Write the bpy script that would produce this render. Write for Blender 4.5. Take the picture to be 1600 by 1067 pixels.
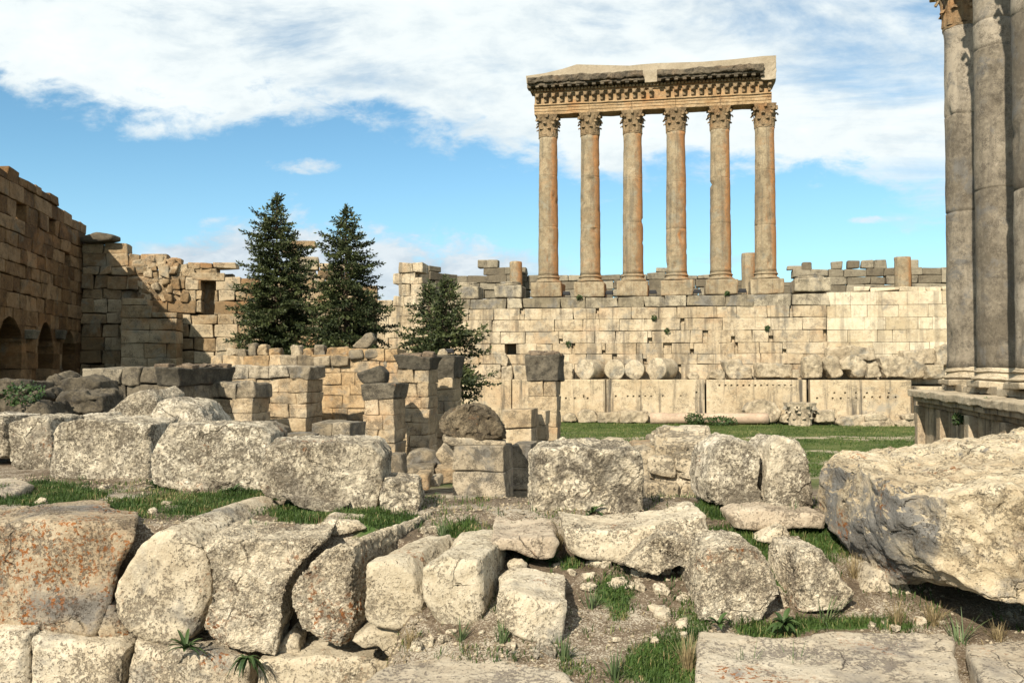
import bpy, bmesh, math, random
import numpy as np
from mathutils import Vector, Matrix

for o in list(bpy.data.objects):
    bpy.data.objects.remove(o)
SC = bpy.context.scene
COL = SC.collection
R_ = math.radians

# ------------------------------------------------------------------ camera
E = 5.4                      # eye height above the courtyard lawn
F = 1386.0                   # focal length in photo pixels (1600 wide)
HOR = 575.0
TILT = math.atan((HOR - 533.5) / F)
cd = bpy.data.cameras.new('camera')
cam = bpy.data.objects.new('camera', cd)
COL.objects.link(cam)
cam.location = (0, 0, E)
cam.rotation_euler = (math.pi / 2 + TILT, 0, 0)
cd.sensor_width = 36.0
cd.lens = F / 1600 * 36
cd.clip_end = 3000
cd.clip_start = 0.1
SC.camera = cam

# ------------------------------------------------------------------ light
SUN = Vector((-0.36, -0.74, 0.57)).normalized()
ld = bpy.data.lights.new('sun', 'SUN')
ld.energy = 5.0
ld.angle = R_(0.6)
ld.color = (1.0, 0.905, 0.745)
sun = bpy.data.objects.new('sun', ld)
COL.objects.link(sun)
sun.rotation_euler = SUN.to_track_quat('Z', 'Y').to_euler()

SC.view_settings.view_transform = 'Standard'
SC.view_settings.look = 'None'
SC.view_settings.gamma = 1
SC.view_settings.exposure = 0.92


class NT:
    """small helper to write node trees"""
    def __init__(s, tree):
        s.t = tree; s.n = tree.nodes; s.l = tree.links
    def node(s, typ, **kw):
        nd = s.n.new(typ)
        for k, v in kw.items():
            setattr(nd, k, v)
        return nd
    def put(s, sock, v):
        if v is None: return
        if hasattr(v, 'is_output') or isinstance(v, bpy.types.NodeSocket):
            s.l.new(v, sock)
        else:
            if sock.type == 'RGBA' and not hasattr(v, '__len__'): v = (v, v, v, 1)
            if sock.type == 'RGBA' and len(v) == 3: v = (*v, 1)
            sock.default_value = v
    def math(s, op, a, b=None, c=None, clamp=False):
        nd = s.node('ShaderNodeMath', operation=op, use_clamp=clamp)
        s.put(nd.inputs[0], a)
        if b is not None: s.put(nd.inputs[1], b)
        if c is not None: s.put(nd.inputs[2], c)
        return nd.outputs[0]
    def vmath(s, op, a, b=None):
        nd = s.node('ShaderNodeVectorMath', operation=op)
        s.put(nd.inputs[0], a)
        if b is not None: s.put(nd.inputs[1], b)
        return nd.outputs[0]
    def mix(s, f, a, b, mode='MIX'):
        nd = s.node('ShaderNodeMix', data_type='RGBA', blend_type=mode)
        s.put(nd.inputs[0], f); s.put(nd.inputs[6], a); s.put(nd.inputs[7], b)
        return nd.outputs[2]
    def noise(s, vec, scale, detail=5, rough=.55, dist=0.):
        nd = s.node('ShaderNodeTexNoise')
        s.put(nd.inputs['Vector'], vec)
        nd.inputs['Scale'].default_value = scale
        nd.inputs['Detail'].default_value = detail
        nd.inputs['Roughness'].default_value = rough
        nd.inputs['Distortion'].default_value = dist
        return nd.outputs[0]
    def vor(s, vec, scale, feature='F1', rand=1.):
        nd = s.node('ShaderNodeTexVoronoi', feature=feature)
        s.put(nd.inputs['Vector'], vec)
        nd.inputs['Scale'].default_value = scale
        nd.inputs['Randomness'].default_value = rand
        return nd.outputs[0]
    def ss(s, v, a, b):
        nd = s.node('ShaderNodeMapRange', interpolation_type='SMOOTHSTEP')
        s.put(nd.inputs[0], v)
        nd.inputs[1].default_value = a; nd.inputs[2].default_value = b
        return nd.outputs[0]
    def ramp(s, v, stops):
        nd = s.node('ShaderNodeValToRGB')
        s.put(nd.inputs[0], v)
        cr = nd.color_ramp
        while len(cr.elements) < len(stops): cr.elements.new(.5)
        for e, (p, c) in zip(cr.elements, stops):
            e.position = p; e.color = (*c, 1)
        return nd.outputs[0]
    def curve(s, v, pts):
        nd = s.node('ShaderNodeFloatCurve')
        s.put(nd.inputs['Value'], v)
        c = nd.mapping.curves[0]
        while len(c.points) < len(pts): c.points.new(.5, .5)
        for p, (x, y) in zip(c.points, pts):
            p.location = (x, y); p.handle_type = 'AUTO'
        nd.mapping.update()
        return nd.outputs[0]
    def mapping(s, vec, scale=(1, 1, 1), loc=(0, 0, 0), rot=(0, 0, 0)):
        nd = s.node('ShaderNodeMapping')
        s.put(nd.inputs[0], vec)
        nd.inputs[1].default_value = loc
        nd.inputs[2].default_value = rot
        nd.inputs[3].default_value = scale
        return nd.outputs[0]


# ------------------------------------------------------------------ world: sky with a cloud deck
W = bpy.data.worlds.new('World'); SC.world = W; W.use_nodes = True
w = NT(W.node_tree); w.n.clear()
sky = w.node('ShaderNodeTexSky', sky_type='NISHITA')
sky.sun_disc = False
sky.sun_elevation = math.asin(SUN.z)
sky.sun_rotation = math.atan2(SUN.x, SUN.y) % (2 * math.pi)
sky.altitude = 1100; sky.air_density = 1.0; sky.dust_density = 0.6; sky.ozone_density = 1.5
tc = w.node('ShaderNodeTexCoord')
sx = w.node('ShaderNodeSeparateXYZ'); w.l.new(tc.outputs['Generated'], sx.inputs[0])
ay = w.math('ADD', w.math('ABSOLUTE', sx.outputs[1]), .12)
u_ = w.math('DIVIDE', sx.outputs[0], ay)
v_ = w.math('DIVIDE', sx.outputs[2], ay)
# undo the +.12 so that u,v are tangents near the view axis
u_ = w.math('MULTIPLY', u_, 1.13); v_ = w.math('MULTIPLY', v_, 1.13)
cv = w.node('ShaderNodeCombineXYZ'); w.l.new(u_, cv.inputs[0]); w.l.new(v_, cv.inputs[1])
uv = cv.outputs[0]
def lin(px): return (px - 800) / F
u01 = w.math('MULTIPLY_ADD', u_, 1 / 1.3, .5)
edge_px = [(-100, 105), (0, 140), (130, 180), (260, 200), (420, 182), (560, 172), (700, 222), (830, 240), (960, 290), (1100, 262), (1230, 258), (1350, 285), (1430, 335), (1500, 335), (1700, 350)]
edge = w.curve(u01, [(max(0, min(1, lin(px) / 1.3 + .5)), (HOR - py) / F * 2) for px, py in edge_px])
edge = w.math('MULTIPLY', edge, .5)
wn = w.noise(w.mapping(uv, (1.0, 2.4, 1)), 5.0, 9, .6, .25)
wn2 = w.noise(w.mapping(uv, (1.0, 3.0, 1), (3, 1, 0), (0, 0, -.25)), 2.6, 8, .62, .4)
wn3 = w.noise(w.mapping(uv, (1.0, 1.9, 1), (7, 2, 0)), 17, 8, .62, .3)
d = w.math('SUBTRACT', v_, edge)
d = w.math('MULTIPLY_ADD', w.math('SUBTRACT', wn, .5), .13, d)
d = w.math('MULTIPLY_ADD', w.math('SUBTRACT', wn3, .5), .125, d)
deck = w.ss(d, -.012, .035)
# thinner, blue showing through high on the right and on the left below the top
hole = w.math('ADD', w.math('MULTIPLY', w.ss(u_, .12, .5), .07), .03)
thin = w.ss(w.math('ADD', wn2, hole), .55, .78)
deck = w.math('MULTIPLY', deck, w.math('SUBTRACT', 1, w.math('MULTIPLY', thin, .8)))
# low bank of grey cumulus
bx = w.math('MULTIPLY', w.ss(u_, -.46, -.38), w.math('SUBTRACT', 1, w.ss(u_, -.02, .12)))
btop = w.curve(u01, [(max(0, lin(px) / 1.3 + .5), (HOR - py) / F * 2) for px, py in [(0, 420), (220, 378), (330, 348), (450, 333), (560, 345), (680, 366), (790, 384), (1000, 390), (1600, 420)]])
btop = w.math('MULTIPLY', btop, .5)
bd = w.math('SUBTRACT', btop, v_)
bd = w.math('MULTIPLY_ADD', w.math('SUBTRACT', wn, .5), .12, bd)
bd = w.math('MULTIPLY_ADD', w.math('SUBTRACT', wn3, .5), .11, bd)
bank = w.math('MULTIPLY', w.math('MULTIPLY', w.ss(bd, -.004, .03), bx), w.math('SUBTRACT', 1, w.ss(bd, .075, .15)))
bank = w.math('MULTIPLY', bank, .95)
wisp = w.math('MULTIPLY', w.ss(w.noise(w.mapping(uv, (1.6, 6.5, 1), (1, 4, 0)), 4.2, 7, .55, .3), .57, .72), w.math('SUBTRACT', 1, w.ss(v_, .11, .17)))
wisp = w.math('MULTIPLY', wisp, .6)
def blob(px, py, rx, ry):
    a = w.math('DIVIDE', w.math('SUBTRACT', u_, lin(px)), rx / F)
    b = w.math('DIVIDE', w.math('SUBTRACT', v_, (HOR - py) / F), ry / F)
    r = w.math('ADD', w.math('MULTIPLY', a, a), w.math('MULTIPLY', b, b))
    r = w.math('MULTIPLY_ADD', w.math('ADD', w.math('SUBTRACT', wn3, .5), w.math('SUBTRACT', wn, .5)), 4.6, r)
    return w.math('SUBTRACT', 1, w.ss(r, .0, 1.3))
small = w.math('MAXIMUM', blob(470, 258, 62, 15), blob(1390, 343, 60, 8))
small = w.math('MULTIPLY', small, .8)
ccol = w.ramp(w.math('ADD', w.math('MULTIPLY', wn2, .6), w.math('MULTIPLY', wn3, .4)), [(.36, (9.6, 10.1, 10.0)), (.5, (8.6, 9.3, 9.4)), (.62, (6.6, 7.6, 8.2))])
bcol = w.ramp(wn3, [(.36, (5.0, 5.9, 6.8)), (.62, (7.6, 8.2, 8.6))])
skyc = w.mix(1.0, sky.outputs[0], (1.08, 1.50, 1.47, 1), 'MULTIPLY')
# pale near the horizon
skyc = w.mix(w.math('MULTIPLY', w.math('SUBTRACT', 1, w.ss(v_, .0, .3)), .34), skyc, (5.6, 7.6, 8.6, 1))
c = w.mix(wisp, skyc, (5.6, 6.3, 7.2, 1))
c = w.mix(bank, c, bcol)
c = w.mix(small, c, (7.8, 8.4, 8.6, 1))
c = w.mix(deck, c, ccol)
bg = w.node('ShaderNodeBackground'); w.l.new(c, bg.inputs[0]); bg.inputs[1].default_value = 0.056
wo = w.node('ShaderNodeOutputWorld'); w.l.new(bg.outputs[0], wo.inputs[0])

# ------------------------------------------------------------------ pixel helpers (used once, to find where things stand)
_c, _s = math.cos(TILT), math.sin(TILT)
def P(px, py, Y):
    dx = (px - 800) / F; dy = (533.5 - py) / F
    d = (dx, _c - dy * _s, _s + dy * _c)
    k = Y / d[1]
    return np.array((d[0] * k, Y, E + d[2] * k))
def Pz(px, py, z):
    dx = (px - 800) / F; dy = (533.5 - py) / F
    d = (dx, _c - dy * _s, _s + dy * _c)
    k = (z - E) / d[2]
    return np.array((d[0] * k, d[1] * k, z))
def proj(p):
    x, y, z = p[..., 0], p[..., 1], p[..., 2] - E
    f = y * _c + z * _s; up = -y * _s + z * _c
    return 800 + F * x / f, 533.5 - F * up / f

rng = np.random.default_rng(7)
random.seed(7)

def _hash(ix, iy, iz, seed):
    h = (ix.astype(np.int64) * 374761393 + iy.astype(np.int64) * 668265263 + iz.astype(np.int64) * 2147483647 + seed * 1274126177) & 0xffffffff
    h = ((h ^ (h >> 13)) * 1274126177) & 0xffffffff
    h = (h ^ (h >> 16)) & 0xffffffff
    return h / 4294967295.0 * 2 - 1
def vnoise(p, freq, seed=0):
    q = p * freq
    i = np.floor(q); f = q - i; f = f * f * (3 - 2 * f)
    ix, iy, iz = i[:, 0], i[:, 1], i[:, 2]
    r = 0
    for a in (0, 1):
        for b in (0, 1):
            for c_ in (0, 1):
                wgt = (f[:, 0] if a else 1 - f[:, 0]) * (f[:, 1] if b else 1 - f[:, 1]) * (f[:, 2] if c_ else 1 - f[:, 2])
                r = r + wgt * _hash(ix + a, iy + b, iz + c_, seed)
    return r
def vec_noise(p, freq, seed=0):
    return np.stack([vnoise(p, freq, seed + 11 * k) for k in range(3)], 1)
def smooth(x, a, b):
    t = np.clip((x - a) / (b - a), 0, 1)
    return t * t * (3 - 2 * t)

# ------------------------------------------------------------------ object helpers
def tag(o, label=None, cat=None, group=None, kind=None):
    if label: o['label'] = label
    if cat: o['category'] = cat
    if group: o['group'] = group
    o['kind'] = kind or 'thing'
    return o
def empty(name, loc, label, cat, group=None):
    o = bpy.data.objects.new(name, None); COL.objects.link(o)
    o.location = tuple(float(a) for a in loc); o.empty_display_size = .3
    return tag(o, label, cat, group)
def link_mesh(name, verts, faces, mat, parent=None, origin=None, blk=None, smooth_=False):
    verts = np.asarray(verts, float)
    if parent is not None:
        org = np.array(parent['_org']) if '_org' in parent else np.array(parent.location)
        o_loc = (0, 0, 0)
    else:
        if origin is None:
            mn, mx = verts.min(0), verts.max(0)
            origin = ((mn[0] + mx[0]) / 2, (mn[1] + mx[1]) / 2, mn[2])
        org = np.array(origin, float); o_loc = tuple(float(a) for a in org)
    me = bpy.data.meshes.new(name)
    me.from_pydata((verts - org).tolist(), [], faces)
    if mat: me.materials.append(mat)
    if smooth_: me.shade_smooth()
    if blk is not None:
        at = me.attributes.new('blk', 'FLOAT', 'FACE')
        at.data.foreach_set('value', np.asarray(blk, np.float32))
    o = bpy.data.objects.new(name, me); COL.objects.link(o)
    o.location = o_loc
    if parent is not None: o.parent = parent
    return o

_topo = {}
def lattice(nx, ny, nz):
    key = (nx, ny, nz)
    if key in _topo: return _topo[key]
    idx = {}; pts = []
    for i in range(nx):
        for j in range(ny):
            for k in range(nz):
                if i in (0, nx - 1) or j in (0, ny - 1) or k in (0, nz - 1):
                    idx[i, j, k] = len(pts); pts.append((i, j, k))
    fs = []
    g = lambda *a: idx[a]
    for i in range(nx - 1):
        for j in range(ny - 1):
            fs.append((g(i, j, 0), g(i, j + 1, 0), g(i + 1, j + 1, 0), g(i + 1, j, 0)))
            k = nz - 1
            fs.append((g(i, j, k), g(i + 1, j, k), g(i + 1, j + 1, k), g(i, j + 1, k)))
    for i in range(nx - 1):
        for k in range(nz - 1):
            fs.append((g(i, 0, k), g(i + 1, 0, k), g(i + 1, 0, k + 1), g(i, 0, k + 1)))
            j = ny - 1
            fs.append((g(i, j, k), g(i, j, k + 1), g(i + 1, j, k + 1), g(i + 1, j, k)))
    for j in range(ny - 1):
        for k in range(nz - 1):
            fs.append((g(0, j, k), g(0, j, k + 1), g(0, j + 1, k + 1), g(0, j + 1, k)))
            i = nx - 1
            fs.append((g(i, j, k), g(i, j + 1, k), g(i, j + 1, k + 1), g(i, j, k + 1)))
    _topo[key] = (np.array(pts), np.array(fs))
    return _topo[key]

class MB:
    def __init__(s): s.V = []; s.Fc = []; s.B = []; s.n = 0
    def add(s, v, f, blk=.5):
        v = np.asarray(v, float); s.V.append(v)
        for a in f: s.Fc.append(tuple(int(x) + s.n for x in a))
        s.B += [blk] * len(f); s.n += len(v)
    def rbox(s, c, h, A=None, r=.04, k=(1, 1, 1), taper=0., blk=None, jit=0., shear=(0, 0)):
        """rounded box: centre c, half sizes h, axes A (rows), edge radius r"""
        r = min(r, .45 * min(h))
        ax = []
        for hh, kk in zip(h, k):
            inner = np.linspace(-(hh - r), hh - r, kk + 2)
            ax.append(np.concatenate([[-hh], inner, [hh]]))
        pt, fs = lattice(*[len(a) for a in ax])
        p = np.stack([ax[i][pt[:, i]] for i in range(3)], 1)
        hv = np.array(h) - r
        q = np.clip(p, -hv, hv); dlt = p - q
        ln = np.linalg.norm(dlt, axis=1, keepdims=True); ln[ln < 1e-9] = 1
        p = q + dlt / ln * np.where(np.linalg.norm(dlt, axis=1, keepdims=True) > 0, r, 0)
        if taper:
            t = (p[:, 2] / h[2] + 1) / 2
            sc = 1 + taper * t ** 1.6
            p[:, 0] *= sc; p[:, 1] *= sc
        if jit:
            # trilinear jitter of the eight corners: no two stones are alike
            cj = rng.normal(0, jit, (2, 2, 2, 3))
            t = (p / np.array(h) + 1) / 2
            for a in (0, 1):
                for b in (0, 1):
                    for g in (0, 1):
                        wgt = (t[:, 0] if a else 1 - t[:, 0]) * (t[:, 1] if b else 1 - t[:, 1]) * (t[:, 2] if g else 1 - t[:, 2])
                        p = p + wgt[:, None] * cj[a, b, g]
        if A is not None: p = p @ np.asarray(A, float)
        s.add(p + np.asarray(c, float), fs, rng.random() if blk is None else blk)
    def lathe(s, prof, c, n=40, A=None, blk=.5, cap=True, blkf=None):
        """prof: (radius, height) pairs turned about local z through c"""
        prof = np.array(prof, float); m = len(prof)
        th = np.linspace(0, 2 * math.pi, n, endpoint=False)
        v = np.zeros((m, n, 3))
        v[:, :, 0] = prof[:, :1] * np.cos(th); v[:, :, 1] = prof[:, :1] * np.sin(th); v[:, :, 2] = prof[:, 1:]
        v = v.reshape(-1, 3)
        f = []; b = []
        for i in range(m - 1):
            for j in range(n):
                a = i * n + j; a2 = i * n + (j + 1) % n
                f.append((a, a2, a2 + n, a + n)); b.append(blk if blkf is None else blkf[i])
        if cap:
            f.append(tuple(range(n - 1, -1, -1))); b.append(blk)
            f.append(tuple((m - 1) * n + j for j in range(n))); b.append(blk)
        if A is not None: v = v @ np.asarray(A, float)
        k0 = len(s.B); s.add(v + np.asarray(c, float), f)
        s.B[k0:] = b
    def arr(s): return np.concatenate(s.V)
    def build(s, name, mat, parent=None, amp=0., freq=1., amp2=0., freq2=4., sm=False, origin=None, seed=0):
        v = s.arr()
        if amp: v = v + vec_noise(v, freq, seed + 1) * amp
        if amp2: v = v + vec_noise(v, freq2, seed + 5) * amp2
        return link_mesh(name, v, s.Fc, mat, parent, origin, s.B, sm)

class Fr:
    """a vertical plane: origin (x,y), turned so that going right (u) comes nearer by th; v points away from the viewer"""
    def __init__(s, x, y, th):
        s.O = np.array((x, y)); s.th = th
        s.u = np.array((math.cos(th), -math.sin(th))); s.v = np.array((math.sin(th), math.cos(th)))
        s.A = np.array(((s.u[0], s.u[1], 0), (s.v[0], s.v[1], 0), (0, 0, 1)))
    def s_of(s, px, t=0.):
        O = s.O + s.v * t; k = (px - 800) / F
        return (k * O[1] - O[0]) / (s.u[0] - k * s.u[1])
    def pt(s, a, t, z):
        q = s.O + s.u * a + s.v * t
        return np.array((q[0], q[1], z))
    def sz(s, px, py, t=0.):
        a = s.s_of(px, t); Y = (s.O + s.v * t + s.u * a)[1]
        return a, P(px, py, Y)[2]
    def prof(s, pts, t=0.):
        q = [s.sz(px, py, t) for px, py in pts]
        xs = np.array([a for a, _ in q]); zs = np.array([b for _, b in q])
        xs = xs + np.arange(len(xs)) * 1e-6
        return lambda a: float(np.interp(a, xs, zs))

def ashlar(mb, fr, s0, s1, zs, D=1., wr=(.9, 1.8), prof=None, holes=(), arches=(), proud=.03, r=.035, gap=.008, t0=0., k=(1, 1, 1), jit=.012, drop=0., sideproud=0., notch=0.):
    for i in range(len(zs) - 1):
        z0, z1 = zs[i], zs[i + 1]
        a = s0 + (0 if i % 2 == 0 else -.45 * wr[0] * rng.random())
        while a < s1 - .02:
            wd = rng.uniform(*wr)
            b = a + wd
            if s1 - b < wr[0] * .55: b = s1
            aa, bb = max(a, s0), min(b, s1)
            a = b
            if bb - aa < .05: continue
            mid = (aa + bb) / 2; zc = (z0 + z1) / 2
            if prof:
                pt_ = prof(mid)
                if pt_ - z0 < .3 * (zs[i + 1] - z0): continue
                z1 = min(zs[i + 1], pt_ + .12 * (zs[i + 1] - z0)); zc = (z0 + z1) / 2
            if drop and rng.random() < drop: continue
            hh_ = [h for h in holes if h[2] < zc < h[3] and h[0] < bb and h[1] > aa]
            if hh_:
                h = hh_[0]; bl = rng.random()
                for q0, q1 in ((aa, min(bb, h[0])), (max(aa, h[1]), bb)):
                    if q1 - q0 > .12: mb.rbox(fr.pt((q0 + q1) / 2, t0 + D / 2, zc), ((q1 - q0) / 2 - gap, D / 2, (z1 - z0) / 2 - gap), fr.A, r, k, blk=bl, jit=jit)
                continue
            pr = rng.uniform(-1, 1) * proud; bl = rng.random()
            cut = [q for q in arches if aa < q[0] + q[1] and bb > q[0] - q[1] and z0 < q[3]]
            if cut:
                n = max(1, int((bb - aa) / .11))
                e = np.linspace(aa, bb, n + 1)
                for j in range(n):
                    m = (e[j] + e[j + 1]) / 2; zl = z0
                    for (sc, hw, zsp, zap) in cut:
                        t = abs(m - sc) / hw
                        if t < 1: zl = max(zl, zsp + (zap - zsp) * (1 - t ** 1.8) ** .6)
                    if z1 - zl > .03:
                        c = fr.pt(m, t0 + D / 2 + pr, (zl + z1) / 2)
                        mb.rbox(c, ((e[j + 1] - e[j]) / 2, D / 2, (z1 - zl) / 2), fr.A, .004, (0, 0, 0), blk=bl)
                continue
            if notch and bb - aa > 1.4 and rng.random() < notch:
                q = rng.uniform(.3, .5); hq = (z1 - z0) * rng.uniform(.45, .7)
                if rng.random() < .5: c2 = aa + q / 2; aa += q
                else: c2 = bb - q / 2; bb -= q
                mid = (aa + bb) / 2; lowq = rng.random() < .6
                mb.rbox(fr.pt(c2, t0 + D / 2 + pr + .0, (z0 + hq / 2) if lowq else (z1 - hq / 2)), (q / 2 - gap, D / 2, hq / 2), fr.A, r * .6, k, blk=bl)
                mb.rbox(fr.pt(c2, t0 + D / 2 + .45, zc), (q / 2, D / 2, (z1 - z0) / 2 - gap), fr.A, r * .5, (0, 0, 0), blk=bl)
            c = fr.pt(mid, t0 + D / 2 + pr, zc)
            mb.rbox(c, ((bb - aa) / 2 - gap, D / 2 - abs(sideproud) * rng.random(), (z1 - z0) / 2 - gap), fr.A, r, k, blk=bl, jit=jit)

# ------------------------------------------------------------------ materials
def new_mat(name):
    m = bpy.data.materials.new(name); m.use_nodes = True
    t = NT(m.node_tree); t.n.clear()
    out = t.node('ShaderNodeOutputMaterial')
    b = t.node('ShaderNodeBsdfPrincipled')
    b.inputs['Roughness'].default_value = .9
    b.inputs['Specular IOR Level'].default_value = .15
    t.l.new(b.outputs[0], out.inputs[0])
    return m, t, b, out
def pos(t): return t.node('ShaderNodeNewGeometry').outputs['Position']
def attr(t, name):
    nd = t.node('ShaderNodeAttribute', attribute_name=name); return nd.outputs['Fac']

def stone(name, cols, dark=(.07, .06, .05), dark_amt=.5, sc=1., lichen=0., grey=None, grey_amt=0., blk=0., disp=.03, pebble=0., streak=0., orange=0., method='BUMP', pits=1., lichen_sc=1., side=None, blkdark=0., steep=False):
    """weathered limestone: three tones, dark crust in the pores, lichen, run-off streaks, pitted relief"""
    K = .68      # the photo is exposed brightly: keep the stone itself at its real, darker value
    cols = [tuple(q * K for q in c_) for c_ in cols]; dark = tuple(q * K for q in dark)
    if grey is not None: grey = tuple(q * K for q in grey)
    m, t, b, out = new_mat(name)
    p = pos(t)
    wob = t.node('ShaderNodeTexNoise'); t.put(wob.inputs['Vector'], p); wob.inputs['Scale'].default_value = 7 * sc; wob.inputs['Detail'].default_value = 3
    pw = t.vmath('ADD', p, t.vmath('MULTIPLY', t.vmath('SUBTRACT', wob.outputs['Color'], (.5, .5, .5)), (.16 / sc, .16 / sc, .16 / sc)))
    n1 = t.noise(p, .9 * sc, 5, .6)
    n2 = t.noise(t.mapping(p, loc=(5, 3, 1)), 9 * sc, 8, .68, .2)
    n3 = t.noise(t.mapping(p, loc=(2, 9, 4)), 34 * sc, 6, .7)
    n4 = t.noise(t.mapping(p, loc=(6, 1, 4)), 75 * sc, 3, .65)
    tone = t.math('ADD', t.math('ADD', t.math('MULTIPLY', n1, .4), t.math('MULTIPLY', n2, .4)), t.math('MULTIPLY', n4, .2))
    if blk:
        bl = attr(t, 'blk')
        tone = t.math('MULTIPLY_ADD', t.math('SUBTRACT', bl, .5), blk * .55, tone)
    col = t.ramp(tone, [(.37, cols[0]), (.5, cols[1]), (.63, cols[2])])
    if orange:
        om = t.ss(t.noise(t.mapping(p, scale=(1, 1, 1.7), loc=(11, 2, 7)), .55 * sc, 5, .6, .5), .5, .72)
        col = t.mix(t.math('MULTIPLY', om, orange), col, (.29, .138, .052, 1))
    if grey is not None:
        gm = t.ss(t.noise(t.mapping(p, loc=(1, 7, 3)), 1.15 * sc, 7, .68, .4), .62 - .22 * grey_amt, .76 - .2 * grey_amt)
        if steep:     # this crust only took hold on the steep faces
            nz_ = t.node('ShaderNodeSeparateXYZ'); t.put(nz_.inputs[0], t.node('ShaderNodeNewGeometry').outputs['True Normal'])
            gm = t.math('MULTIPLY', gm, t.math('SUBTRACT', 1, t.ss(nz_.outputs[2], .25, .6)))
        col = t.mix(gm, col, t.mix(n3, [a * .6 for a in grey], [a * 1.35 for a in grey]))
    if streak:
        stv = t.noise(t.mapping(p, scale=(2.6, 2.6, .16)), 1.0 * sc, 6, .65, .2)
        col = t.mix(t.math('MULTIPLY', t.ss(stv, .50, .64), streak), col, (.06, .053, .044, 1))
    # dark crust in pores and patches
    crust = t.math('ADD', t.math('ADD', t.math('MULTIPLY', n3, .42), t.math('MULTIPLY', n4, .2)), t.math('MULTIPLY', t.noise(t.mapping(p, loc=(3, 3, 8)), 3.0 * sc, 7, .68), .38))
    cm = t.ss(crust, .553 - .07 * dark_amt, .59 - .06 * dark_amt)
    col = t.mix(t.math('MULTIPLY', cm, min(.92, .4 + .5 * dark_amt)), col, t.mix(n2, [q * .7 for q in dark], [q * 1.7 for q in dark]))
    pit = t.math('MULTIPLY', t.math('SUBTRACT', 1, t.ss(t.vor(pw, 38 * sc), .10, .24)), t.ss(t.noise(t.mapping(p, loc=(9, 2, 6)), 5 * sc, 5, .65), .47, .6))
    pit = t.math('MULTIPLY', pit, min(1, pits))
    col = t.mix(t.math('MULTIPLY', pit, .85), col, [q * .55 for q in dark])
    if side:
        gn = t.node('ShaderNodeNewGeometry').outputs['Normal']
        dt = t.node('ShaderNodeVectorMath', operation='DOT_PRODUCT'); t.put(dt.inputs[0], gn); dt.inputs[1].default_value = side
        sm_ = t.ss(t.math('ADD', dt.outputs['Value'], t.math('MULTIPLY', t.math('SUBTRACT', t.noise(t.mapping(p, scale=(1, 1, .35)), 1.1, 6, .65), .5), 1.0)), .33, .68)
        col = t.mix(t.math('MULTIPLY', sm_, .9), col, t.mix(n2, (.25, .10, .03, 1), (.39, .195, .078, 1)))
    if lichen:
        lm = t.math('MULTIPLY', t.ss(t.noise(t.mapping(p, loc=(8, 1, 2)), 24 * lichen_sc, 5, .7), .52, .58), t.ss(t.noise(t.mapping(p, loc=(4, 4, 9)), 1.7 * lichen_sc, 4, .6), .64 - .24 * lichen, .76 - .2 * lichen))
        col = t.mix(lm, col, t.mix(n2, (.14, .052, .015, 1), (.25, .10, .032, 1)))
    if blkdark:
        bl2 = attr(t, 'blk')
        col = t.mix(t.math('MULTIPLY', t.ss(bl2, 1 - blkdark, 1 - blkdark * .6), .75), col, (.13, .115, .09, 1))
    # relief
    vz = t.vor(pw, 13 * sc)
    hgt = t.math('ADD', t.math('MULTIPLY', n2, .75), t.math('MULTIPLY', n3, .35 * pits))
    if pebble:
        vz2 = t.vor(pw, 31 * sc)
        ped = t.math('ADD', t.math('MULTIPLY', vz, -.55 * pebble), t.math('MULTIPLY', vz2, -.45 * pebble))
        hgt = t.math('ADD', hgt, ped)
        col = t.mix(t.math('MULTIPLY', t.ss(vz, .42, .72), .75 * min(1, pebble)), col, (.07, .058, .044, 1))
        col = t.mix(t.math('MULTIPLY', t.math('SUBTRACT', 1, t.ss(vz2, .12, .38)), .35 * min(1, pebble)), col, (.48, .425, .335, 1))
    if method == 'BOTH':
        ck = t.node('ShaderNodeTexVoronoi', feature='DISTANCE_TO_EDGE'); t.put(ck.inputs['Vector'], pw); ck.inputs['Scale'].default_value = 1.9
        crack = t.math('MULTIPLY', t.math('SUBTRACT', 1, t.ss(ck.outputs['Distance'], .0, .02)), t.ss(t.noise(t.mapping(p, loc=(1, 1, 5)), 1.3, 3, .5), .5, .58))
        col = t.mix(t.math('MULTIPLY', crack, .7), col, [q * .5 for q in dark])
        hgt = t.math('MULTIPLY_ADD', crack, -.5, hgt)
    hgt = t.math('MULTIPLY_ADD', pit, -.45, t.math('MULTIPLY_ADD', cm, -.30, hgt))
    dn = t.node('ShaderNodeDisplacement')
    t.put(dn.inputs['Height'], hgt); dn.inputs['Midlevel'].default_value = .45; dn.inputs['Scale'].default_value = disp
    t.l.new(dn.outputs[0], out.inputs['Displacement'])
    m.displacement_method = method
    t.put(b.inputs['Base Color'], col)
    return m

CREAM = [(.42, .345, .24), (.61, .525, .39), (.76, .68, .54)]
M = {}
M['cream'] = stone('limestone_cream', CREAM, (.115, .09, .065), .62, 1.0, lichen=.22, grey=(.27, .25, .215), grey_amt=.42, disp=.040, method='BOTH')
M['pitted'] = stone('limestone_pitted', CREAM, (.11, .085, .06), .75, 1.1, lichen=.38, grey=(.28, .255, .21), grey_amt=.3, disp=.05, pebble=.6, method='BOTH')
M['orange'] = stone('limestone_lichen', [(.28, .21, .135), (.43, .345, .235), (.56, .48, .36)], (.10, .075, .055), .65, 1.0, lichen=.95, grey=(.22, .20, .175), grey_amt=.5, disp=.042, method='BOTH')
M['row'] = stone('limestone_row', [(.40, .335, .24), (.60, .525, .40), (.74, .67, .55)], (.105, .085, .06), .85, .8, lichen=.30, grey=(.22, .19, .15), grey_amt=.4, disp=.042, pebble=.55, method='BOTH')
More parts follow.
